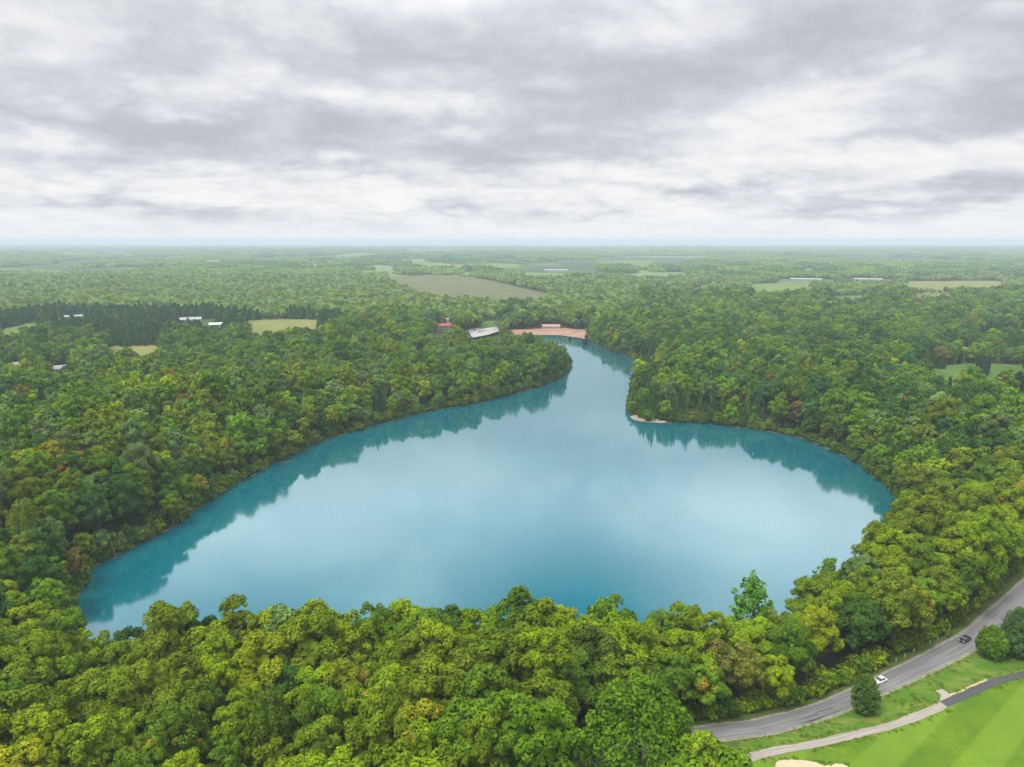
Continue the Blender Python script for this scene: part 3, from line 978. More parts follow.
# trees stand closer and smaller on the low ground of the right-hand woods
la_ = lake_d(A); m = free(A, la_, 1.6); A, la_ = A[m], la_[m]
za = height(A, la_)
Bp = jgrid(-2000, 2000, 900, 2350, 10.6); Bp = Bp[in_wedge(Bp)]
lb = lake_d(Bp); m = free(Bp, lb, 3.0); Bp, lb = Bp[m], lb[m]
zb = height(Bp, lb)

# ---- choose per tree: kind, size, colour
def dress(P, z, ld, dist_lod):
    n = len(P)
    px, py, dep = project(P[:, 0], P[:, 1], z + 17)
    col = np.zeros(n, int); sc = rng.uniform(0.78, 1.22, n); kind = np.full(n, 'b', dtype='<U1')
    scrub = (py < 313) & (px < 640) | (py < 290)
    pine = inside(P + np.stack([wob(P[:, 0], P[:, 1], 70, 2) * 30, wob(P[:, 0], P[:, 1], 60, 6) * 45], 1), PINE)
    left = (P[:, 0] < -60) & (P[:, 1] < 700) & ~((P[:, 1] < 205) & (P[:, 0] > -150))
    right = (P[:, 0] > 90) & (P[:, 1] > 420)
    nearz = (P[:, 1] < 330) & ~left
    col[:] = pick(W_MID, n)
    for mask, w in ((right, W_RIGHT), (left & (ld < 160), W_LEFT), (nearz, W_NEAR), (scrub, W_SCRUB), (pine, W_PINE)):
        col[mask] = pick(w, int(mask.sum()))
    # stands: neighbours tend to share a colour
    g = wob(P[:, 0], P[:, 1], 26.0, 8.0)
    sw = (g > .35) & (rng.uniform(size=n) < .35) & ~pine & ~scrub
    col[sw & nearz] = NAMES.index('lime green'); col[sw & right] = NAMES.index('fresh green')
    sc[(px > 490) & (px < 576) & (P[:, 1] > 690) & (P[:, 1] < 1000)] *= .72
    sc *= 1 + .2 * wob(P[:, 0], P[:, 1], 55.0, 12.0)
    g2 = wob(P[:, 0], P[:, 1], 48.0, 15.0)
    dkm = (g2 > .3) & (rng.uniform(size=n) < .6) & ~pine & ~nearz
    col[dkm] = pick({'mid green': 8, 'dark green': 7, 'blue green': 2}, int(dkm.sum()))
    ltm = (g2 < -.35) & (rng.uniform(size=n) < .35) & ~pine
    col[ltm] = pick({'lime green': 4, 'yellow green': 1.5, 'olive green': 8, 'fresh green': 7, 'grey green': 5}, int(ltm.sum()))
    kind[pine] = 'c'
    # cedars along the right-hand point and here and there
    pt = (px > 622) & (px < 770) & (ld < 34) & (P[:, 1] > 430) & (P[:, 1] < 760)
    kind[pt & (rng.uniform(size=n) < .78)] = 'c'
    oth = (ld > 0) & (P[:, 1] > 330) & ~pt & (rng.uniform(size=n) < np.where(left, .06, .07)); kind[oth & ~scrub] = 'c'
    lp = (px > 300) & (px < 575) & (ld < 22) & (P[:, 1] > 480); kind[lp & (rng.uniform(size=n) < .35)] = 'c'
    rp = (px > 930) & (py > 325) & (py < 400) & (rng.uniform(size=n) < .35); kind[rp] = 'c'
    cm = kind == 'c'; col[cm] = pick({'dark green': 10, 'blue green': 6, 'mid green': 3}, int(cm.sum()))
    sc[scrub] *= 0.64
    sc[pine] = rng.uniform(.92, 1.08, int(pine.sum()))
    sc[nearz] *= 1.08
    sc[(ld < 7)] *= 0.75
    return px, py, dep, col, sc, kind


pa = dress(A, za, la_, 0)
pb = dress(Bp, zb, lb, 1)

# the front rows of the near shore: heights as the photo's tree line shows them
TLX = [90, 140, 210, 270, 330, 400, 460, 520, 560, 600, 640, 690, 730]; TLY = [645, 622, 612, 608, 605, 597, 600, 598, 597, 600, 611, 610, 612]
px, py, dep, col, sc, kind = pa
fr_ = (la_ < 30) & (A[:, 1] < 215) & (px > 95) & (px < 728) & (A[:, 0] > -150)
for i in np.nonzero(fr_)[0]:
    a_ = ground_at(px[i], np.interp(px[i], TLX, TLY) + rng.uniform(3, 10), 0.0)
    zt = H - H / np.linalg.norm(a_) * np.linalg.norm(A[i])
    sc[i] = float(np.clip((zt - za[i]) / 21.0, .7, 1.4 if la_[i] < 16 else sc[i] * 1.15))

# ---- the single trees: the nearest that the photo shows
px, py, dep, col, sc, kind = pa
onscreen = (px > -25) & (px < 1049) & (py < 792)
cand = np.nonzero(onscreen & (kind == 'b') & (A[:, 1] < 420))[0]
cand = cand[np.argsort(dep[cand] / sc[cand])]
SINGLE = cand[:288]
single_mask = np.zeros(len(A), bool); single_mask[SINGLE] = True
ccand = np.nonzero(onscreen & (kind == 'c') & (A[:, 1] < 760) & (la_ < 34))[0]
ccand = ccand[np.argsort(dep[ccand])][:110]
con_mask = np.zeros(len(A), bool); con_mask[ccand] = True

ORD = ['first', 'second', 'third', 'fourth', 'fifth', 'sixth', 'seventh', 'eighth', 'ninth', 'tenth', 'eleventh', 'twelfth', 'thirteenth', 'fourteenth', 'fifteenth', 'sixteenth', 'seventeenth', 'eighteenth', 'nineteenth', 'twentieth']


def tree(name, key, var, x, y, z, s, rz, color, patch=0.0, label=None, group=None, cat='tree', sz=1.0):
    cr, tr = PROTO[key][var % len(PROTO[key])]
    e = empty(name, (x, y, z), rz, label, cat, group)
    e.scale = (s, s, s * sz)
    c = link('crown', cr, e); c.color = (*color, 1.0 - patch)
    link('trunk', tr, e)
    return e


def vary(c, a=0.12):
    k = 1 + random.uniform(-a, a)
    return (c[0] * k * random.uniform(.93, 1.07), c[1] * k, c[2] * k * random.uniform(.85, 1.15))


def ground_ray_drop(px_, py_):
    a = ground_at(px_, py_, 0.0); return -H / np.linalg.norm(a)


# trees that stand out in the photo: pixel of the crown, form, colour, scale, autumn patch, label
SPECIAL = [
    (640, 712, 'feather', 1, (0.1, 0.2, 0.01), 1.75, 0, 'large fresh green tree of upright plumes, nearest the road end at the bottom edge'),
    (352, 690, 'broad', 2, (0.16, 0.2, 0.014), 1.0, .95, 'lime tree with one orange red bough among green crowns below the lake'),
    (415, 738, 'broad', 4, (0.24, 0.27, 0.012), 1.05, .6, 'yellow green tree with an orange bough near the bottom edge'),
    (12, 757, 'broad', 1, (0.27, 0.29, 0.012), 1.0, 0, 'bright yellow tree in the bottom corner of the near wood'),
    (712, 655, 'broad', 3, (0.13, 0.135, 0.025), 1.0, .15, 'brownish olive tree in the wood above the hidden end of the road'),
    (738, 672, 'fine', 1, (0.2, 0.215, 0.03), .95, 0, 'pale yellow green tree at the wood edge above the road'),
    (755, 588, 'open', 0, (0.1, 0.24, 0.025), 1.15, 0, 'tall thin green tree of open boughs standing alone against the water'),
    (830, 572, 'open', 1, (0.1, 0.19, 0.03), 1.0, 0, 'thin open topped tree against the water beside the roadside wood'),
    (137, 640, 'broad', 5, (0.045, 0.095, 0.016), 1.1, 0, 'dark round tree at the water by the lake tip'),
    (905, 612, 'broad', 0, (0.14, 0.2, 0.016), 1.25, .0, 'large lime green tree with broad dome above the white car'),
    (925, 628, 'fine', 0, (0.25, 0.26, 0.016), .9, .1, 'golden yellow crown at the wood edge left of the black car'),
    (868, 637, 'broad', 7, (0.05, 0.105, 0.016), 1.1, 0, 'dark green dome between lime trees at the wood edge above the white car'),
    (452, 688, 'broad', 6, (0.12, 0.16, 0.016), 1.2, 0, 'wide olive dome in the middle of the near wood'),
    (600, 690, 'broad', 8, (0.075, 0.115, 0.016), 1.15, 0, 'wide dark olive dome beside the fresh green plumed tree'),
    (850, 575, 'feather', 0, (0.1, 0.19, 0.016), .95, 0, 'bright green tree with twin rounded tops by the water, right shore'),
    (782, 632, 'bare', 1, (0.2, 0.2, 0.05), .95, 0, 'grey bare tree in a dark gap of the roadside wood'),
    (250, 408, 'broad', 1, (0.15, 0.115, 0.03), 1.05, .25, 'russet brown tree on the left bank above the water'),
    (45, 545, 'broad', 2, (0.2, 0.21, 0.016), 1.0, .2, 'yellowing tree on the left bank by the lake tip'),
    (188, 408, 'broad', 4, (0.14, 0.11, 0.03), 1.0, .2, 'russet tree in the middle of the left bank wood'),
    (725, 388, 'broad', 3, (0.16, 0.23, 0.016), 1.0, 0, 'bright lime tree among dark cedars on the right point'),
    (790, 420, 'broad', 5, (0.15, 0.10, 0.03), 1.0, .25, 'red brown tree at the water edge of the right shore'),
    (770, 385, 'broad', 6, (0.14, 0.11, 0.03), 1.0, .2, 'russet tree behind the right shore'),
    (722, 766, 'broad', 5, (0.19, 0.29, 0.014), .85, 0, 'lime tree in front of the end of the road, nearest the lawn'),
    (688, 772, 'broad', 2, (0.25, 0.3, 0.014), .85, .2, 'yellow green tree at the bottom edge left of the road end'),
    (744, 778, 'fine', 0, (0.17, 0.27, 0.02), .8, 0, 'small pale lime tree at the end of the pale path'),
    (868, 408, 'broad', 0, (0.15, 0.25, 0.02), 1.25, 0, 'large bright green tree in the right shore wood'),
]
done = np.zeros(len(A), bool)
for (sx, sy, key, var, c, s, patch, lab) in SPECIAL:
    dd = np.hypot(px - sx, py + 4 - sy) + np.where(done, 1e6, 0)
    i = int(np.argmin(dd)); done[i] = True
    p = ground_at(sx, sy, za[i] + (15 * s if s < 1.5 else 19)) if key in ('open', 'feather') else A[i]
    if key == 'open':
        # on the bank where the line of sight leaves the wood, tall enough to stand clear of it
        u = ground_at(sx, sy, 20.0); u = u / np.linalg.norm(u)
        T_ = np.arange(120, 330, 1.0); Q = u[None] * T_[:, None]
        p = Q[np.argmax(lake_d(Q) < 5.0)]
        zt = H + ground_ray_drop(sx, sy - 17) * np.linalg.norm(p)
        s = float(np.clip((zt - height([p])[0]) / 20.5, .8, 1.8))
    A[i] = p
    z = float(height(A[i:i + 1])[0])
    tree('broadleaf_tree', key, var, p[0], p[1], z, s, random.uniform(0, 6.28), c, patch, lab, sz=.72 if key == 'feather' and s > 1.5 else 1.0)
tx, ty, _ = project(A[:, 0], A[:, 1], za + 19 * sc)
cut = ((px > 585) & (px < 702) & (ty > 690)) | ((tx > 728) & (tx < 782) & (ty < 606) & (A[:, 1] < 300)) | ((tx > 690) & (tx < 735) & (ty < 600) & (A[:, 1] < 300))
cut |= (px > 672) & (px < 775) & (ty < 752) & (project(A[:, 0], A[:, 1], za)[1] > 742)
cut &= ~done
single_mask &= ~done & ~cut
con_mask &= ~done

# label rows: zone, rows counted from the water, colour, and order from the left
rows = {}
for i in np.nonzero(single_mask)[0]:
    x, y = A[i]
    zone = 'left bank' if (x < -125 and y > 185) else ('roadside wood' if x > 62 else 'near wood')
    if zone == 'near wood': row = int(max(0, (186 - y)) // 9.5)
    elif zone == 'left bank': row = int(max(0, la_[i] - 3) // 10)
    else: row = int(max(0, la_[i] - 3) // 9)
    rows.setdefault((zone, row, NAMES[col[i]]), []).append(i)
for (zone, row, cname), lst in rows.items():
    lst.sort(key=lambda i: px[i])
    for q, i in enumerate(lst):
        nth = (ORD[q] + ' ' if len(lst) > 1 else 'only ')
        frm = ' from the left' if len(lst) > 1 else ''
        rw = ORD[min(row, 19)] + ' row from the water'
        lab = {'near wood': f'{nth}{cname} tree{frm} in the near wood, {rw}', 'left bank': f'{nth}{cname} tree{frm} up the left bank, {rw}',
               'roadside wood': f'{nth}{cname} tree{frm} in the roadside wood, {rw}'}[zone]
        key = 'broad' if random.random() < .78 else random.choice(['fine', 'fine', 'feather'])
        if key == 'feather' and sc[i] > 1.1: key = 'broad'
        patch = random.choice([0] * 24 + [.4])
        tree('broadleaf_tree', key, random.randrange(9), A[i][0], A[i][1], za[i], sc[i], random.uniform(0, 6.28), vary(PAL[cname]), patch, lab, zone + ' trees', sz=random.uniform(.85, 1.16))
# cedars and spruces along the far shores
crow = {}
for i in np.nonzero(con_mask)[0]:
    zone = 'right point' if px[i] > 600 else 'left bank'
    crow.setdefault((zone, int(max(0, la_[i] - 3) // 8)), []).append(i)
for (zone, row), lst in crow.items():
    lst.sort(key=lambda i: px[i])
    half = len(lst) / 2
    for q, i in enumerate(lst):
        nm = ORD[q] if q < 20 else 'twenty-' + ORD[q - 20]
        lab = f'{nm} dark spire from the left, {ORD[row]} conifer row above the {zone} shore'
        tree('conifer_tree', 'conifer', i, A[i][0], A[i][1], za[i], sc[i] * 1.0, random.uniform(0, 6.28), vary(PAL[NAMES[col[i]]], .2), 0, lab, 'shore conifers of the ' + zone)

# lawn trees
for (bx, by, key, c, s, name, lab) in [
    (864, 711, 'egg', (0.08, 0.14, 0.02), .92, 'lawn_tree', 'dark egg shaped tree standing on the verge beside the white car'),
    (990, 656, 'round', (0.11, 0.21, 0.014), 1.0, 'lawn_tree', 'round clipped green tree on the verge below the black car'),
    (1016, 655, 'oval', (0.085, 0.15, 0.04), 1.05, 'lawn_tree', 'dusky oval tree at the picture edge behind the round tree'),
]:
    p = ground_at(bx, by, ZR); z = float(height([p])[0])
    tree(name, key, 0, p[0], p[1], z, s, 1.0, c, 0, lab)
for (bx, by, key, v, s, c, lab) in [
    (924, 375, 'round', 0, 1.75, (0.045, 0.095, 0.025), 'large round tree of a pair on the far golf lawn'),
    (940, 372.5, 'round', 0, 1.0, (0.045, 0.095, 0.025), 'small round tree of a pair on the far golf lawn'),
    (981, 379, 'oval', 0, 1.35, (0.03, 0.065, 0.028), 'dark oval tree standing on the far golf lawn'),
    (962, 386, 'egg', 0, .9, (0.03, 0.06, 0.025), 'small dark conical tree on the far golf lawn, left of the others'),
    (1001, 392, 'round', 0, 1.4, (0.04, 0.08, 0.025), 'wide dark round tree in front of the far golf lawn'),
    (1017, 397, 'egg', 0, 1.5, (0.03, 0.06, 0.028), 'tall dark conical tree by the far golf lawn at the picture edge'),
    (970, 381, 'egg', 0, .8, (0.03, 0.065, 0.025), 'small dark conical tree beside the dark oval one on the far lawn'),
]:
    p = ground_at(bx, by, 6.5); z = float(height([p])[0]) + .2
    tree('lawn_tree', key, v, p[0], p[1], z, s, bx, c, 0, lab, 'trees on the far golf lawn')


# ----------------------------------------------------------------- woodland mass
def scatter(name, P, z, sc3, rot, idx, tint, patch, label=None):
    me = bpy.data.meshes.new(name)
    n = len(P)
    me.vertices.add(n); me.vertices.foreach_set('co', np.column_stack([P, z]).astype(np.float32).ravel())
    def fa(nm, ty, arr, key='value'):
        a = me.attributes.new(nm, ty, 'POINT'); a.data.foreach_set(key, np.asarray(arr).ravel())
    fa('sc', 'FLOAT_VECTOR', sc3.astype(np.float32), 'vector'); fa('rot', 'FLOAT', rot.astype(np.float32)); fa('idx', 'INT', idx.astype(np.int32))
    fa('tint', 'FLOAT_VECTOR', tint.astype(np.float32), 'vector'); fa('patch', 'FLOAT', patch.astype(np.float32)); fa('rnd', 'FLOAT', rng.uniform(size=n).astype(np.float32))
    me.update()
    o = link(name, me)
    tag(o, label, None, None, 'stuff')
    ng = bpy.data.node_groups.new(name + '_nodes', 'GeometryNodeTree')
    ng.interface.new_socket('Geometry', in_out='INPUT', socket_type='NodeSocketGeometry')
    ng.interface.new_socket('Geometry', in_out='OUTPUT', socket_type='NodeSocketGeometry')
    N = ng.nodes.new; L = ng.links.new
    gi, go = N('NodeGroupInput'), N('NodeGroupOutput')
    ci = N('GeometryNodeCollectionInfo'); ci.inputs['Collection'].default_value = WOODC
    ci.inputs['Separate Children'].default_value = True; ci.inputs['Reset Children'].default_value = True
    iop = N('GeometryNodeInstanceOnPoints'); iop.inputs['Pick Instance'].default_value = True
    def na(nm, ty):
        a = N('GeometryNodeInputNamedAttribute'); a.data_type = ty; a.inputs['Name'].default_value = nm; return a.outputs['Attribute']
    L(gi.outputs[0], iop.inputs['Points']); L(ci.outputs[0], iop.inputs['Instance'])
    L(na('idx', 'INT'), iop.inputs['Instance Index']); L(na('sc', 'FLOAT_VECTOR'), iop.inputs['Scale'])
    cx = N('ShaderNodeCombineXYZ'); L(na('rot', 'FLOAT'), cx.inputs[2]); L(cx.outputs[0], iop.inputs['Rotation'])
    L(iop.outputs[0], go.inputs[0])
    md = o.modifiers.new('scatter', 'NODES'); md.node_group = ng
    return o


def tints(ci):
    base = np.array([PAL[n] for n in NAMES])[ci]
    return base * rng.uniform(.86, 1.14, (len(ci), 1)) * rng.uniform(.94, 1.06, (len(ci), 3))


SP, SZ, SS, SI, SC, PT = [], [], [], [], [], []


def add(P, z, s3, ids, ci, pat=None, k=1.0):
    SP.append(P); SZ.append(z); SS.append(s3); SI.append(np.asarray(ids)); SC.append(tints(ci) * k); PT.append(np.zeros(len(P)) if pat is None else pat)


def choose(lst, n): return rng.choice(lst, n)


m = ~(single_mask | con_mask | done | cut)
dA = np.hypot(A[:, 0], A[:, 1])
for sel, key in ((m & (kind == 'b') & (dA < 380), 'near'), (m & (kind == 'b') & (dA >= 380), 'mid'), (m & (kind == 'c'), 'cmid')):
    n = int(sel.sum())
    s = sc[sel]
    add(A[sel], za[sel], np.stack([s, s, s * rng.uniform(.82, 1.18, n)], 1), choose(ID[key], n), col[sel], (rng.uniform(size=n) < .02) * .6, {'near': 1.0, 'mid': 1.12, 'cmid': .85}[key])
pxb, pyb, depb, colb, scb, kb = pb
for sel, key in ((kb == 'b', 'far'), (kb == 'c', 'cfar')):
    n = int(sel.sum()); s = scb[sel] * 1.12
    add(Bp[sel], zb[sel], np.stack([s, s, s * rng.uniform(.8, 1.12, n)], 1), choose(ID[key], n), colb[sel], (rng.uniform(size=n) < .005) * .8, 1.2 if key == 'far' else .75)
# understorey and shore shrubs
U = jgrid(-420, 420, 30, 640, 7.0); U = U[in_wedge(U)]; lu = lake_d(U); mm = free(U, lu, 0.4); U, lu = U[mm], lu[mm]
keep = (lu < 8) | (rng.uniform(size=len(U)) < np.where(U[:, 1] > 330, .35, .1)); U, lu = U[keep], lu[keep]
s = rng.uniform(.6, 1.35, len(U))
add(U, height(U, lu), np.stack([s, s, s * rng.uniform(.8, 1.5, len(U))], 1), choose(ID['shrub'], len(U)), pick(W_MID, len(U)))
# overhanging bushes right at the water
per = np.vstack([LAKE, LAKE[:1]]); sg = np.linalg.norm(np.diff(per, axis=0), axis=1); LL = np.concatenate([[0], np.cumsum(sg)])
sv = np.arange(0, LL[-1], 3.4); sv = sv + rng.uniform(-1.2, 1.2, len(sv))
E = np.stack([np.interp(sv, LL, per[:, 0]), np.interp(sv, LL, per[:, 1])], 1)
le = lake_d(E)
gx = (lake_d(E + [1.0, 0]) - le); gy = (lake_d(E + [0, 1.0]) - le); gn = np.stack([gx, gy], 1); gn /= np.linalg.norm(gn, axis=1, keepdims=True) + 1e-6
E = E + gn * (rng.uniform(.6, 3.0, len(E)) - le)[:, None]
le = lake_d(E); mm = free(E, le, .2) & (np.linalg.norm(E - ground_at(640, 420), axis=1) > 16); E, le = E[mm], le[mm]
s = rng.uniform(.55, 1.25, len(E))
add(E, height(E, le) - .4, np.stack([s, s, s * rng.uniform(.7, 1.6, len(E))], 1), choose(ID['shrub'], len(E)), pick({'mid green': 10, 'olive green': 12, 'dark green': 8, 'grey green': 6}, len(E)))
# shrubs along the wood edge by the road
RP = []
for o in (7.8, 10.0):
    T = np.gradient(ROAD, axis=0); T /= np.linalg.norm(T, axis=1, keepdims=True); Nn = np.stack([-T[:, 1], T[:, 0]], 1)
    RP.append(ROAD + Nn * o + rng.normal(0, .5, ROAD.shape))
RP = np.vstack(RP); mm = free(RP, lake_d(RP), 2); RP = RP[mm]
s = rng.uniform(.45, 1.0, len(RP))
add(RP, height(RP), np.stack([s, s, s], 1), choose(ID['shrub'], len(RP)), pick(W_NEAR, len(RP)))
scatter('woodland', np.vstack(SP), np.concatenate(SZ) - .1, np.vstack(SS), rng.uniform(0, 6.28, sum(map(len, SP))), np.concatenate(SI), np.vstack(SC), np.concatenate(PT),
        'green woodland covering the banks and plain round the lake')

# far country: blocks of wood, open land between them
Fp = jgrid(-9500, 9500, 2300, 11500, 62.0); Fp = Fp[in_wedge(Fp, 100)]
Fp = Fp[free(Fp, np.full(len(Fp), 3000.0), 3)]
dF = np.hypot(Fp[:, 0], Fp[:, 1])
fn = np.array([mnoise.fractal(Vector((x * .0012, y * .0006, 3.3)), 1.0, 2.0, 4) for x, y in Fp])
fm = np.array([mnoise.fractal(Vector((x * .0006, y * .0006, 9.1)), 1.0, 2.0, 3) for x, y in Fp])
keep = fn < .16
Fp, fn, fm = Fp[keep], fn[keep], fm[keep]
n = len(Fp)
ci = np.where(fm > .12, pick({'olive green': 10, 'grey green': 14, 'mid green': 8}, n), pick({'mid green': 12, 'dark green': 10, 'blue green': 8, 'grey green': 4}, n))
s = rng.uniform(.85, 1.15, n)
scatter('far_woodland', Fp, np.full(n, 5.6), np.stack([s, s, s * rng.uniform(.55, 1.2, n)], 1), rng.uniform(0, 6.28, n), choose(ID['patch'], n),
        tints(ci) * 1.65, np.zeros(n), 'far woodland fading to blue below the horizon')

# tufts of rough grass on the verge, along the edges of road, path and bunker
def tuft_geo(n, r, h):
    a = rng.uniform(0, 6.283, n); q = r * np.sqrt(rng.uniform(0, 1, n))
    C = np.stack([q * np.cos(a), q * np.sin(a), h * rng.uniform(.2, .6, n)], 1)
    N = np.stack([np.cos(a), np.sin(a), rng.uniform(.9, 2.2, n)], 1)
    return leaf_quads(C, N, h * .5, rng.uniform(.2, .8, n)), tube([(0, 0, -.1), (0, 0, 0), (0, 0, h * .3)], .02, .005, 4)


ID['tuft'] = [add_kind(tuft_geo(30, .55, .24)) for _ in range(3)]
TP = []
Q = np.stack([rng.uniform(40, 260, 60000), rng.uniform(110, 300, 60000)], 1)
Q = Q[sdist(Q, LAWN) < -.2]
onpath = np.minimum(np.minimum(seg_dist(Q, PATH, False), seg_dist(Q, TAR, False)), seg_dist(Q, SPUR, False))
fq = -sdist(Q, FAIR); rq = seg_dist(Q, ROAD, False); bq = sdist(Q, bk)
clump = wob(Q[:, 0], Q[:, 1], 3.1, 3.0) + .7 * wob(Q[:, 0], Q[:, 1] * 1.7, 9.0, 6.0)
ok = (onpath > 1.5) & (rq > 3.9) & (((fq < 0) & (clump > .3) & (rng.uniform(size=len(Q)) < .6)) | ((onpath < 2.4) & (rng.uniform(size=len(Q)) < .35)) | ((bq > 0.05) & (bq < .8)) | ((rq < 5.2) & (rng.uniform(size=len(Q)) < .5)))
ok &= bq > .05
TQ = Q[ok]
s = rng.uniform(.6, 1.4, len(TQ))
tcol = np.array([[.1, .19, .016], [.15, .21, .025], [.24, .24, .07], [.08, .15, .014]])[rng.choice(4, len(TQ), p=[.4, .3, .12, .18])]
scatter('rough_grass', TQ, height(TQ), np.stack([s, s, s], 1), rng.uniform(0, 6.28, len(TQ)), choose(ID['tuft'], len(TQ)), tcol, np.zeros(len(TQ)), 'rough grass tufts on the verge between road and path')

# ----------------------------------------------------------------- buildings
M_WHITE = simple_mat('white_siding', (0.36, 0.36, 0.35), 0.7, 0.08, 0.6)
M_PALE = simple_mat('pale_metal_sheet', (0.3, 0.32, 0.33), 0.5, 0.1, 0.3)
M_REDROOF = simple_mat('red_roof', (0.36, 0.1, 0.08), 0.8, 0.2, 0.5)
M_TANROOF = simple_mat('tan_roof', (0.42, 0.25, 0.19), 0.85, 0.15, 0.5)
M_GREYROOF = simple_mat('grey_roof', (0.3, 0.3, 0.31), 0.85, 0.15, 0.5)
M_GREENROOF = simple_mat('pale_green_roof', (0.4, 0.5, 0.45), 0.7, 0.1, 0.3)
M_GLASS = simple_mat('dark_window_glass', (0.03, 0.035, 0.04), 0.1, 0.1, 1.0, spec=0.6)


def house(k, w, d, h, rise, wall, roof, label, cat='building', group=None, name='building', rz=None, door=True, nwin=4):
    bx, by = BPOS[k]
    z = float(height([BPOS[k]])[0])
    e = empty(name, (bx, by, z), (math.atan2(-bx, by) if rz is None else rz), label, cat, group)
    MB().box(-w / 2, w / 2, -d / 2, d / 2, -0.5, h).build('wall', wall, e)
    o = .5
    m = MB()
    a = [(-w / 2 - o, -d / 2 - o, h), (w / 2 + o, -d / 2 - o, h), (w / 2 + o, d / 2 + o, h), (-w / 2 - o, d / 2 + o, h), (-w / 2 - o, 0, h + rise), (w / 2 + o, 0, h + rise)]
    a = [(x, y, q + .01) for x, y, q in a]
    for f in ((0, 1, 5, 4), (2, 3, 4, 5), (1, 2, 5), (3, 0, 4), (0, 3, 2, 1)): m.poly([a[i] for i in f])
    bmesh.ops.remove_doubles(m.bm, verts=m.bm.verts, dist=.001)
    m.build('roof', roof, e)
    for i in range(nwin):
        x = -w / 2 + w * (i + .6) / (nwin + .2)
        ww = min(1.6, w / nwin * .4)
        MB().box(x - ww / 2, x + ww / 2, -d / 2 - .05, -d / 2 + .02, h * .35, h * .75).build('window', M_GLASS, e)
    return e


e = house(0, 22, 11, 4.2, 3.2, M_WHITE, M_REDROOF, 'park building with red roof and white tower beyond the left bank', nwin=5)
t = MB().box(3.5, 9.5, 1.5, 7.5, 0, 13).build('tower', M_WHITE, e)
m = MB(); 
for f in (((3, 1, 13), (10, 1, 13), (6.5, 4.5, 15.5)), ((10, 1, 13), (10, 8, 13), (6.5, 4.5, 15.5)), ((10, 8, 13), (3, 8, 13), (6.5, 4.5, 15.5)), ((3, 8, 13), (3, 1, 13), (6.5, 4.5, 15.5))): m.poly(f)
bmesh.ops.remove_doubles(m.bm, verts=m.bm.verts, dist=.001)
m.build('tower_roof', M_WHITE, t)
house(1, 32, 14, 4.5, 3, M_WHITE, M_PALE, 'long white barn with pale roof beyond the dark pine plantation', nwin=6)
house(2, 18, 10, 3.5, 3, M_WHITE, M_GREENROOF, 'low building with pale green roof right of the long white barn', nwin=4)
house(3, 30, 10, 3, 2, M_PALE, M_PALE, 'low pale shed at the far side of the pine plantation', nwin=5)
house(4, 18, 9, 4, 3, M_TANROOF, M_TANROOF, 'clay red roofed hut beside the end of the beach', nwin=3)
house(5, 26, 9, 3.6, 2.6, M_WHITE, M_TANROOF, 'bathhouse with clay roof behind the middle of the beach', nwin=5)
house(6, 13, 8, 4, 2.5, M_WHITE, M_PALE, 'small white building in the trees behind the beach', nwin=3)
house(7, 60, 24, 8, 4, M_WHITE, M_PALE, 'large white barn far across the plain on the left', nwin=8)
house(8, 90, 30, 8, 3, M_WHITE, M_PALE, 'wide white works building on the plain beyond the fallow field', nwin=10)
house(9, 90, 26, 3, 3, M_PALE, M_PALE, 'long pale greenhouse row beyond the green field on the right', nwin=8)
house(10, 80, 26, 3, 3, M_PALE, M_GREYROOF, 'long grey roofed shed right of the greenhouse row', nwin=8)
house(11, 12, 8, 4.5, 3, M_WHITE, M_PALE, 'white house in the left wood at the picture edge', 'house', name='house', nwin=3)
house(12, 11, 8, 4.5, 3, M_WHITE, M_PALE, 'white house in the left wood, middle of three', 'house', name='house', nwin=3)
house(13, 10, 8, 4.5, 3, M_WHITE, M_GREYROOF, 'grey roofed house in the left wood below the straw field', 'house', name='house', nwin=3)
house(14, 9, 7, 3.5, 2.5, M_WHITE, M_PALE, 'small white hut among the dark trees of the far golf lawn', 'hut', name='hut', nwin=2)

# ----------------------------------------------------------------- cars
M_TYRE = simple_mat('tyre_rubber', (0.02, 0.02, 0.02), 0.9, 0.1)
M_RIM = simple_mat('alloy', (0.5, 0.5, 0.52), 0.35, 0.05, metallic=0.8)
M_LAMP = simple_mat('lamp_glass', (0.7, 0.7, 0.68), 0.15, 0.05, spec=0.6)
M_TAIL = simple_mat('tail_lamp', (0.3, 0.02, 0.02), 0.2, 0.05, spec=0.6)
PAINT = {}


def paint(name, c):
    if name not in PAINT: PAINT[name] = simple_mat(name, c, 0.3, 0.04, 1.0, spec=0.5, coat=0.15)
    return PAINT[name]


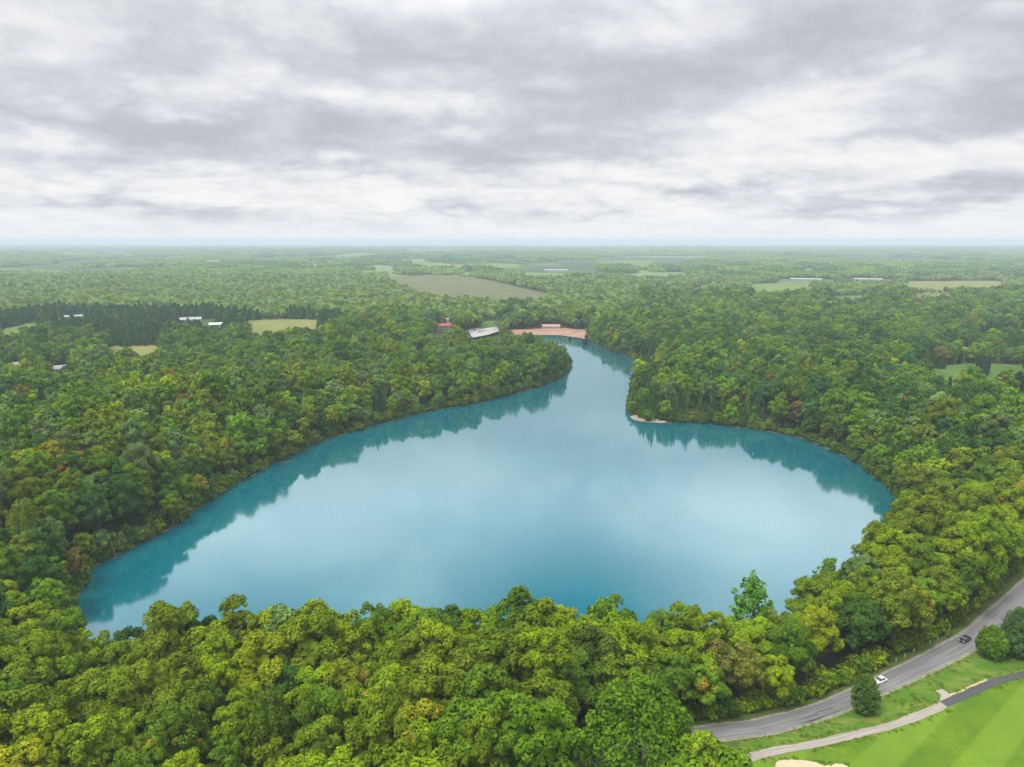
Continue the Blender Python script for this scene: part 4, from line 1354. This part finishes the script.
def car(name, x, y, z, rz, mat, label, group=None):
    e = empty(name, (x, y, z), rz, label, 'car', group)
    prof = [(-2.2, .38), (-2.25, .62), (-2.15, .93), (-1.5, 1.0), (.75, .98), (1.75, .86), (2.15, .72), (2.22, .45), (2.1, .3), (-2.05, .3)]
    MB().prism(prof, -.86, .86).build('body', mat, e, bevel=.09, smooth=True)
    cab = MB()
    lo = [(-1.75, .98), (-1.2, 1.4), (.05, 1.42), (.95, .96)]
    b0 = [cab.bm.verts.new((xx, -yy, zz)) for (xx, zz), yy in zip(lo, (.8, .64, .64, .8))]
    b1 = [cab.bm.verts.new((xx, yy, zz)) for (xx, zz), yy in zip(lo, (.8, .64, .64, .8))]
    cab.bm.faces.new(b0); cab.bm.faces.new(b1[::-1])
    for i in range(4): cab.bm.faces.new([b0[i], b1[i], b1[(i + 1) % 4], b0[(i + 1) % 4]])
    cab.build('window', M_GLASS, e, bevel=.04)
    MB().box(-1.15, .0, -.6, .6, 1.4, 1.455).build('roof', mat, e, bevel=.02)
    for sx in (-1.32, 1.38):
        for sy in (-.8, .8):
            w = MB().disc((sx, sy, .33), .33, .22).build('wheel', M_TYRE, e)
            MB().disc((sx, sy + math.copysign(.112, sy), .33), .2, .02).build('rim', M_RIM, w)
    for sy in (-.62, .62):
        MB().box(2.1, 2.2, sy - .2, sy + .2, .58, .74).build('headlight', M_LAMP, e)
        MB().box(-2.27, -2.17, sy - .2, sy + .2, .66, .84).build('tail_light', M_TAIL, e)
    return e


def road_pose(pxc, pyc):
    p = ground_at(pxc, pyc, ZR + .5)
    i = int(np.argmin(np.linalg.norm(ROAD - p, axis=1))); t = ROAD[min(i + 1, len(ROAD) - 1)] - ROAD[i - 1]
    return p, float(height([p])[0]) + .11, math.atan2(t[1], t[0])


p, z, a = road_pose(880, 678)
car('car', p[0], p[1], z, a + math.pi, paint('white_car_paint', (.8, .8, .8)), 'white car with dark windows driving on the road by the dark egg shaped tree')
p, z, a = road_pose(965, 638.5)
car('car', p[0], p[1], z, a + math.pi, paint('black_car_paint', (.012, .013, .018)), 'black car driving on the road beside the round clipped tree')
# cars on the lot
cols = [('white_car_paint', (.8, .8, .8)), ('red_car_paint', (.35, .03, .03)), ('grey_car_paint', (.2, .2, .22)), ('silver_car_paint', (.5, .5, .52)), ('blue_car_paint', (.04, .08, .2))]
c0 = PW.mean(0)
e1 = (PW[2] - PW[0]) / np.linalg.norm(PW[2] - PW[0]); e2 = np.array([-e1[1], e1[0]])
for q, (u, v, ci_) in enumerate(((-9, 2, 0), (-4, 2, 2), (1, 3, 1), (10, 3, 3), (16, 4, 0), (8, 16, 4), (14, 17, 3))):
    p = c0 + e1 * u + e2 * v
    nm, cc = cols[ci_]
    cn = nm.split('_')[0]
    lab = [f'{cn} car parked on the pale lot, {w}' for w in ('first of the front row', 'second of the front row', 'third of the front row', 'fourth of the front row', 'last of the front row', 'first of the back row', 'last of the back row')][q]
    car('car', p[0], p[1], pk_z, math.atan2(e2[1], e2[0]), paint(nm, cc), lab, 'cars parked on the pale lot')

# ----------------------------------------------------------------- verge posts, logs, islet
M_POST = simple_mat('weathered_post', (0.33, 0.31, 0.27), 0.9, 0.2, 3)
T = np.gradient(ROAD, axis=0); T /= np.linalg.norm(T, axis=1, keepdims=True); Nn = np.stack([-T[:, 1], T[:, 0]], 1)
edge = ROAD + Nn * 5.6
seg = np.linalg.norm(np.diff(edge, axis=0), axis=1); L = np.concatenate([[0], np.cumsum(seg)])
for q, s_ in enumerate(np.arange(20, L[-1] - 40, 4.2)):
    p = np.array([np.interp(s_, L, edge[:, 0]), np.interp(s_, L, edge[:, 1])])
    X, Y, _ = project(p[0], p[1], 10.5)
    if not (885 < X < 948): continue
    z = float(height([p])[0])
    e = empty('verge_post', (p[0], p[1], z), 0, None, 'post', 'verge posts between the road and the wood')
    tag(e, 'short pale wooden post in the row on the verge between road and wood')
    MB().box(-.13, .13, -.13, .13, -.3, 1.0).build('shaft', M_POST, e, bevel=.02)
    MB().box(-.16, .16, -.16, .16, 1.0, 1.07).build('cap', M_POST, e)


def log(px_, py_, ln, rz, r, lab):
    p = ground_at(px_, py_, .1)
    pts = [np.array([ln * t, .25 * math.sin(t * 4), .12 + .25 * t]) for t in np.linspace(-.5, .5, 6)]
    parts = [tube(pts, r, r * .4)]
    for q in range(4):
        a = np.array([ln * (-.2 + .18 * q), 0, .2]); parts.append(tube([a, a + np.array([.5, random.uniform(-1, 1), .5])], r * .3, r * .08, 5))
    V, Fc = join(parts)
    o = link('driftwood_log', mesh_np('driftwood_log', V, Fc, [M_DEAD], smooth=True), None, (p[0], p[1], 0))
    o.rotation_euler = (0, 0, rz)
    tag(o, lab, 'log')


log(118, 557, 6, .1, .2, 'bleached log lying in the water below the left bank')
log(88, 592, 5, .3, .14, 'dark branch floating near the lake tip')
log(284, 462, 7, .2, .25, 'pale fallen trunk at the water edge on the left shore')
log(640, 419, 10, -.1, .3, 'pale log on the marl tip of the right point')


def shore_tree(px_, py_, s, lab):
    p = ground_at(px_, py_, 0)
    cr, tr = PROTO['round'][0]
    e = empty('islet_shrub', (p[0], p[1], -.3), 0, lab, 'shrub')
    e.scale = (s, s, s * .8)
    c = link('crown', cr, e); c.color = (.035, .06, .025, 1)
    link('trunk', tr, e)


shore_tree(585, 344.5, .95, 'dark shrub rising from the water before the beach end')
shore_tree(570, 340, .5, 'small dark shrub in the shallows in front of the beach')

# marl ledge at the tip of the right point
lg = smooth_loop([ground_at(a, b_, .1) for a, b_ in ((630, 417), (636, 416), (648, 418.3), (655, 420), (666, 421.3), (664, 423), (650, 422.5), (636, 420.5))], 4)
sand_sheet('marl_shore', lg, simple_mat('pale_marl', (.28, .25, .18), .95, .2, .3), .18)

# ----------------------------------------------------------------- haze
m, nt, out = new_mat('haze')
pv = nt.nodes.new('ShaderNodeVolumePrincipled')
pv.inputs['Color'].default_value = (0.76, 0.9, 0.97, 1)
pv.inputs['Density'].default_value = 0.000122
pv.inputs['Anisotropy'].default_value = 0.0
nt.links.new(pv.outputs[0], out.inputs['Volume'])
X = FAR * 1.35
hz = MB().box(-X, X, -X, X, -7.0, H + 12).build('haze', m)
tag(hz, 'thin blue haze over the plain', None, None, 'stuff')

# ----------------------------------------------------------------- sky and light
SUN_EL, SUN_AZ = R(60), R(235)          # azimuth clockwise from the view direction: behind and to the left
w = bpy.data.worlds.new('World'); S.world = w; w.use_nodes = True
nt = w.node_tree; nt.nodes.clear(); b = NB(nt)
wo = nt.nodes.new('ShaderNodeOutputWorld'); bg = nt.nodes.new('ShaderNodeBackground')
nt.links.new(bg.outputs[0], wo.inputs[0])
bg.inputs['Strength'].default_value = 0.1
sky = nt.nodes.new('ShaderNodeTexSky'); sky.sky_type = 'NISHITA'; sky.sun_disc = False
sky.sun_elevation = SUN_EL; sky.sun_rotation = SUN_AZ; sky.altitude = 200
D = b.n('ShaderNodeTexCoord').outputs['Generated']
sx = b.n('ShaderNodeSeparateXYZ'); b.put(sx.inputs[0], b.vmath('NORMALIZE', D))
X_, Y_, Z_ = sx.outputs
el = b.math('MULTIPLY', b.math('ARCSINE', Z_), 57.2958)
azm = b.math('MULTIPLY', b.math('ARCTAN2', X_, Y_), 57.2958)
den = b.math('ADD', b.math('MAXIMUM', Z_, 0.0), 0.27)
cv = b.n('ShaderNodeCombineXYZ'); b.put(cv.inputs[0], b.math('DIVIDE', X_, den)); b.put(cv.inputs[1], b.math('DIVIDE', Y_, den))
Pc = cv.outputs[0]
# angular wobble so that the cloud edges are ragged
wv = b.noise(b.vmath('ADD', Pc, (3.1, 7.7, 0)), 0.9, 6, 0.6, color=True)
ws = b.n('ShaderNodeSeparateColor'); b.put(ws.inputs[0], wv)
azw = b.math('ADD', azm, b.math('MULTIPLY', b.math('SUBTRACT', ws.outputs[0], 0.5), 26.0))
elw = b.math('ADD', el, b.math('MULTIPLY', b.math('SUBTRACT', ws.outputs[1], 0.5), 9.0))


def blob(a, e_, sa, se, amp, tilt=0.0):
    da = b.math('SUBTRACT', azw, a); de = b.math('SUBTRACT', b.math('SUBTRACT', elw, e_), b.math('MULTIPLY', da, tilt))
    q = b.math('ADD', b.math('POWER', b.math('ABSOLUTE', b.math('DIVIDE', da, sa)), 2.0), b.math('POWER', b.math('ABSOLUTE', b.math('DIVIDE', de, se)), 2.0))
    return b.math('MULTIPLY', b.math('EXPONENT', b.math('MULTIPLY', q, -1.0)), amp)


def pix(px_, py_):
    u, v = (px_ - 512) / F, (py_ - 383.5) / F
    d = Vector((u, cp - v * sp, -(sp + v * cp))).normalized()
    return math.degrees(math.atan2(d.x, d.y)), math.degrees(math.asin(d.z))


G = None
for (bx, by, wx_, wy_, amp, tilt) in [
    (620, 15, 330, 60, .30, 0), (600, 100, 150, 34, .26, .15), (400, 55, 90, 40, .16, 0), (1010, 95, 60, 40, .34, .2), (930, 20, 150, 30, .22, .05), (900, 140, 60, 9, .26, .2),
    (215, 138, 120, 20, .40, 0), (20, 105, 45, 12, .2, 0), (100, 60, 160, 40, .12, 0), (345, 135, 60, 20, .2, 0), (690, 190, 70, 7, .45, 0), (662, 160, 26, 12, .26, 0), (1010, 182, 34, 8, .45, 0),
    (840, 216, 75, 5, .4, 0), (60, 165, 70, 10, .2, 0), (340, 178, 60, 6, .22, 0), (560, 150, 90, 8, .2, 0), (480, 155, 50, 7, .2, 0), (160, 205, 120, 6, .16, 0), (430, 212, 90, 5, .2, 0), (560, 205, 60, 5, .18, 0), (950, 205, 60, 5, .22, 0),
    (840, 80, 95, 30, -.34, .3), (240, 85, 40, 14, -.36, 0), (205, 117, 26, 8, -.34, 0), (410, 103, 90, 13, -.36, 0), (340, 95, 14, 8, -.2, 0), (940, 140, 110, 16, -.2, 0), (30, 45, 50, 25, -.16, 0), (650, 35, 60, 18, -.22, 0), (300, 190, 260, 14, -.12, 0), (800, 180, 150, 14, -.2, 0)]:
    a0, e0 = pix(bx, by)
    gb = blob(a0, e0, wx_ / F * 57.3, wy_ / F * 57.3, amp, tilt)
    G = gb if G is None else b.math('ADD', G, gb)
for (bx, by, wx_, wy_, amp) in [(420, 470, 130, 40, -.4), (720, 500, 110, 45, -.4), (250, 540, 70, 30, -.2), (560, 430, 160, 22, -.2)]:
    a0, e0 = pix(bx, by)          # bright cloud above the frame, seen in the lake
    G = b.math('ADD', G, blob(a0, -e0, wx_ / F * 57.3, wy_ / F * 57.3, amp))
n1 = b.noise(Pc, 1.15, 9, 0.6, 0.4)
bil = b.math('SUBTRACT', b.noise(b.vmath('ADD', Pc, (5.0, 1.0, 0)), 3.2, 7, 0.55, 0.15), 0.5)
n2 = b.math('ADD', b.math('MULTIPLY', b.math('ABSOLUTE', bil), -3.0), 0.5 + 0.27)     # heaped tops, dark creases between
n2 = b.math('ADD', b.math('MULTIPLY', n2, 0.55), b.math('MULTIPLY', b.noise(b.vmath('ADD', Pc, (1.0, 9.0, 0)), 3.6, 8, 0.6), 0.45))
# long flat layers low down
lay = b.n('ShaderNodeCombineXYZ'); b.put(lay.inputs[0], b.math('MULTIPLY', azm, 0.085)); b.put(lay.inputs[1], b.math('MULTIPLY', el, 0.62))
n3 = b.math('MULTIPLY', b.math('SUBTRACT', b.noise(lay.outputs[0], 1.0, 7, 0.6, 0.6), 0.5), b.step(el, 3, 9, 1.1, 0.1))
dk = b.math('ADD', b.math('ADD', b.math('MULTIPLY', b.math('SUBTRACT', n1, 0.5), 1.1), b.math('MULTIPLY', b.math('SUBTRACT', n2, 0.5), 0.95)), b.math('ADD', G, n3))
dk = b.math('ADD', dk, b.step(el, 2, 12, 0.25, 0.41))
dk = b.step(dk, 0.0, 1.0)
rp = b.n('ShaderNodeValToRGB'); b.put(rp.inputs[0], dk)
rp.color_ramp.interpolation = 'LINEAR'
els = rp.color_ramp.elements
els[0].position = 0.0; els[0].color = (0.93, 0.935, 0.935, 1)
els[1].position = 1.0; els[1].color = (0.5, 0.53, 0.58, 1)
x = els.new(0.3); x.color = (0.8, 0.815, 0.84, 1)
x = els.new(0.62); x.color = (0.635, 0.665, 0.715, 1)
cl = rp.outputs[0]
# near the horizon everything pales
cl = b.mix(b.step(el, 0.1, 2.5, 0.85, 0.0), cl, (0.84, 0.885, 0.91))
# unseen sky overhead brightened to light scene and lake, bluer gaps added
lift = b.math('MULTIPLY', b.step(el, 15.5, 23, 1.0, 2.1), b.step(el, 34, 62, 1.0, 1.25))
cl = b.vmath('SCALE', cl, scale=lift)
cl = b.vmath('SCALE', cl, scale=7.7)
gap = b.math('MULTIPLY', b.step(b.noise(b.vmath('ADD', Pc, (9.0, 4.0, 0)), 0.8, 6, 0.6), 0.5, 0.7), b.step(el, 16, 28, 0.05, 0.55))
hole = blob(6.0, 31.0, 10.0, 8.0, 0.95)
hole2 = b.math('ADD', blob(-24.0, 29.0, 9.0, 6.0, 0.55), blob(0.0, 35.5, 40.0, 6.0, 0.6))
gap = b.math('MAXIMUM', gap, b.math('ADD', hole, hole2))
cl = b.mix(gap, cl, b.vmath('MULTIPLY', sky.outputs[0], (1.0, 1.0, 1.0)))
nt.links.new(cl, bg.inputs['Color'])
w.cycles.sampling_method = 'MANUAL'; w.cycles.sample_map_resolution = 512

sl = bpy.data.lights.new('sun', 'SUN'); sl.energy = 2.3; sl.angle = R(18); sl.color = (1.0, 0.96, 0.9)
so = bpy.data.objects.new('sun', sl); COL.objects.link(so)
sd = Vector((math.sin(SUN_AZ) * math.cos(SUN_EL), math.cos(SUN_AZ) * math.cos(SUN_EL), math.sin(SUN_EL)))
so.rotation_euler = sd.to_track_quat('Z', 'Y').to_euler()

# ----------------------------------------------------------------- render settings
S.view_settings.view_transform = 'Standard'; S.view_settings.look = 'None'
S.view_settings.exposure = 0.4; S.view_settings.gamma = 1.0
S.cycles.max_bounces = 5; S.cycles.diffuse_bounces = 1; S.cycles.glossy_bounces = 3; S.cycles.transmission_bounces = 3; S.cycles.volume_bounces = 0
S.cycles.use_denoising = True; S.cycles.denoiser = 'OPENIMAGEDENOISE'; S.cycles.denoising_prefilter = 'NONE'; S.cycles.denoising_input_passes = 'RGB_ALBEDO_NORMAL'
S.cycles.caustics_reflective = False
print('trees single', int(single_mask.sum()) + len(SPECIAL), 'conifers', int(con_mask.sum()), 'woodland', sum(map(len, SP)), 'far', n)
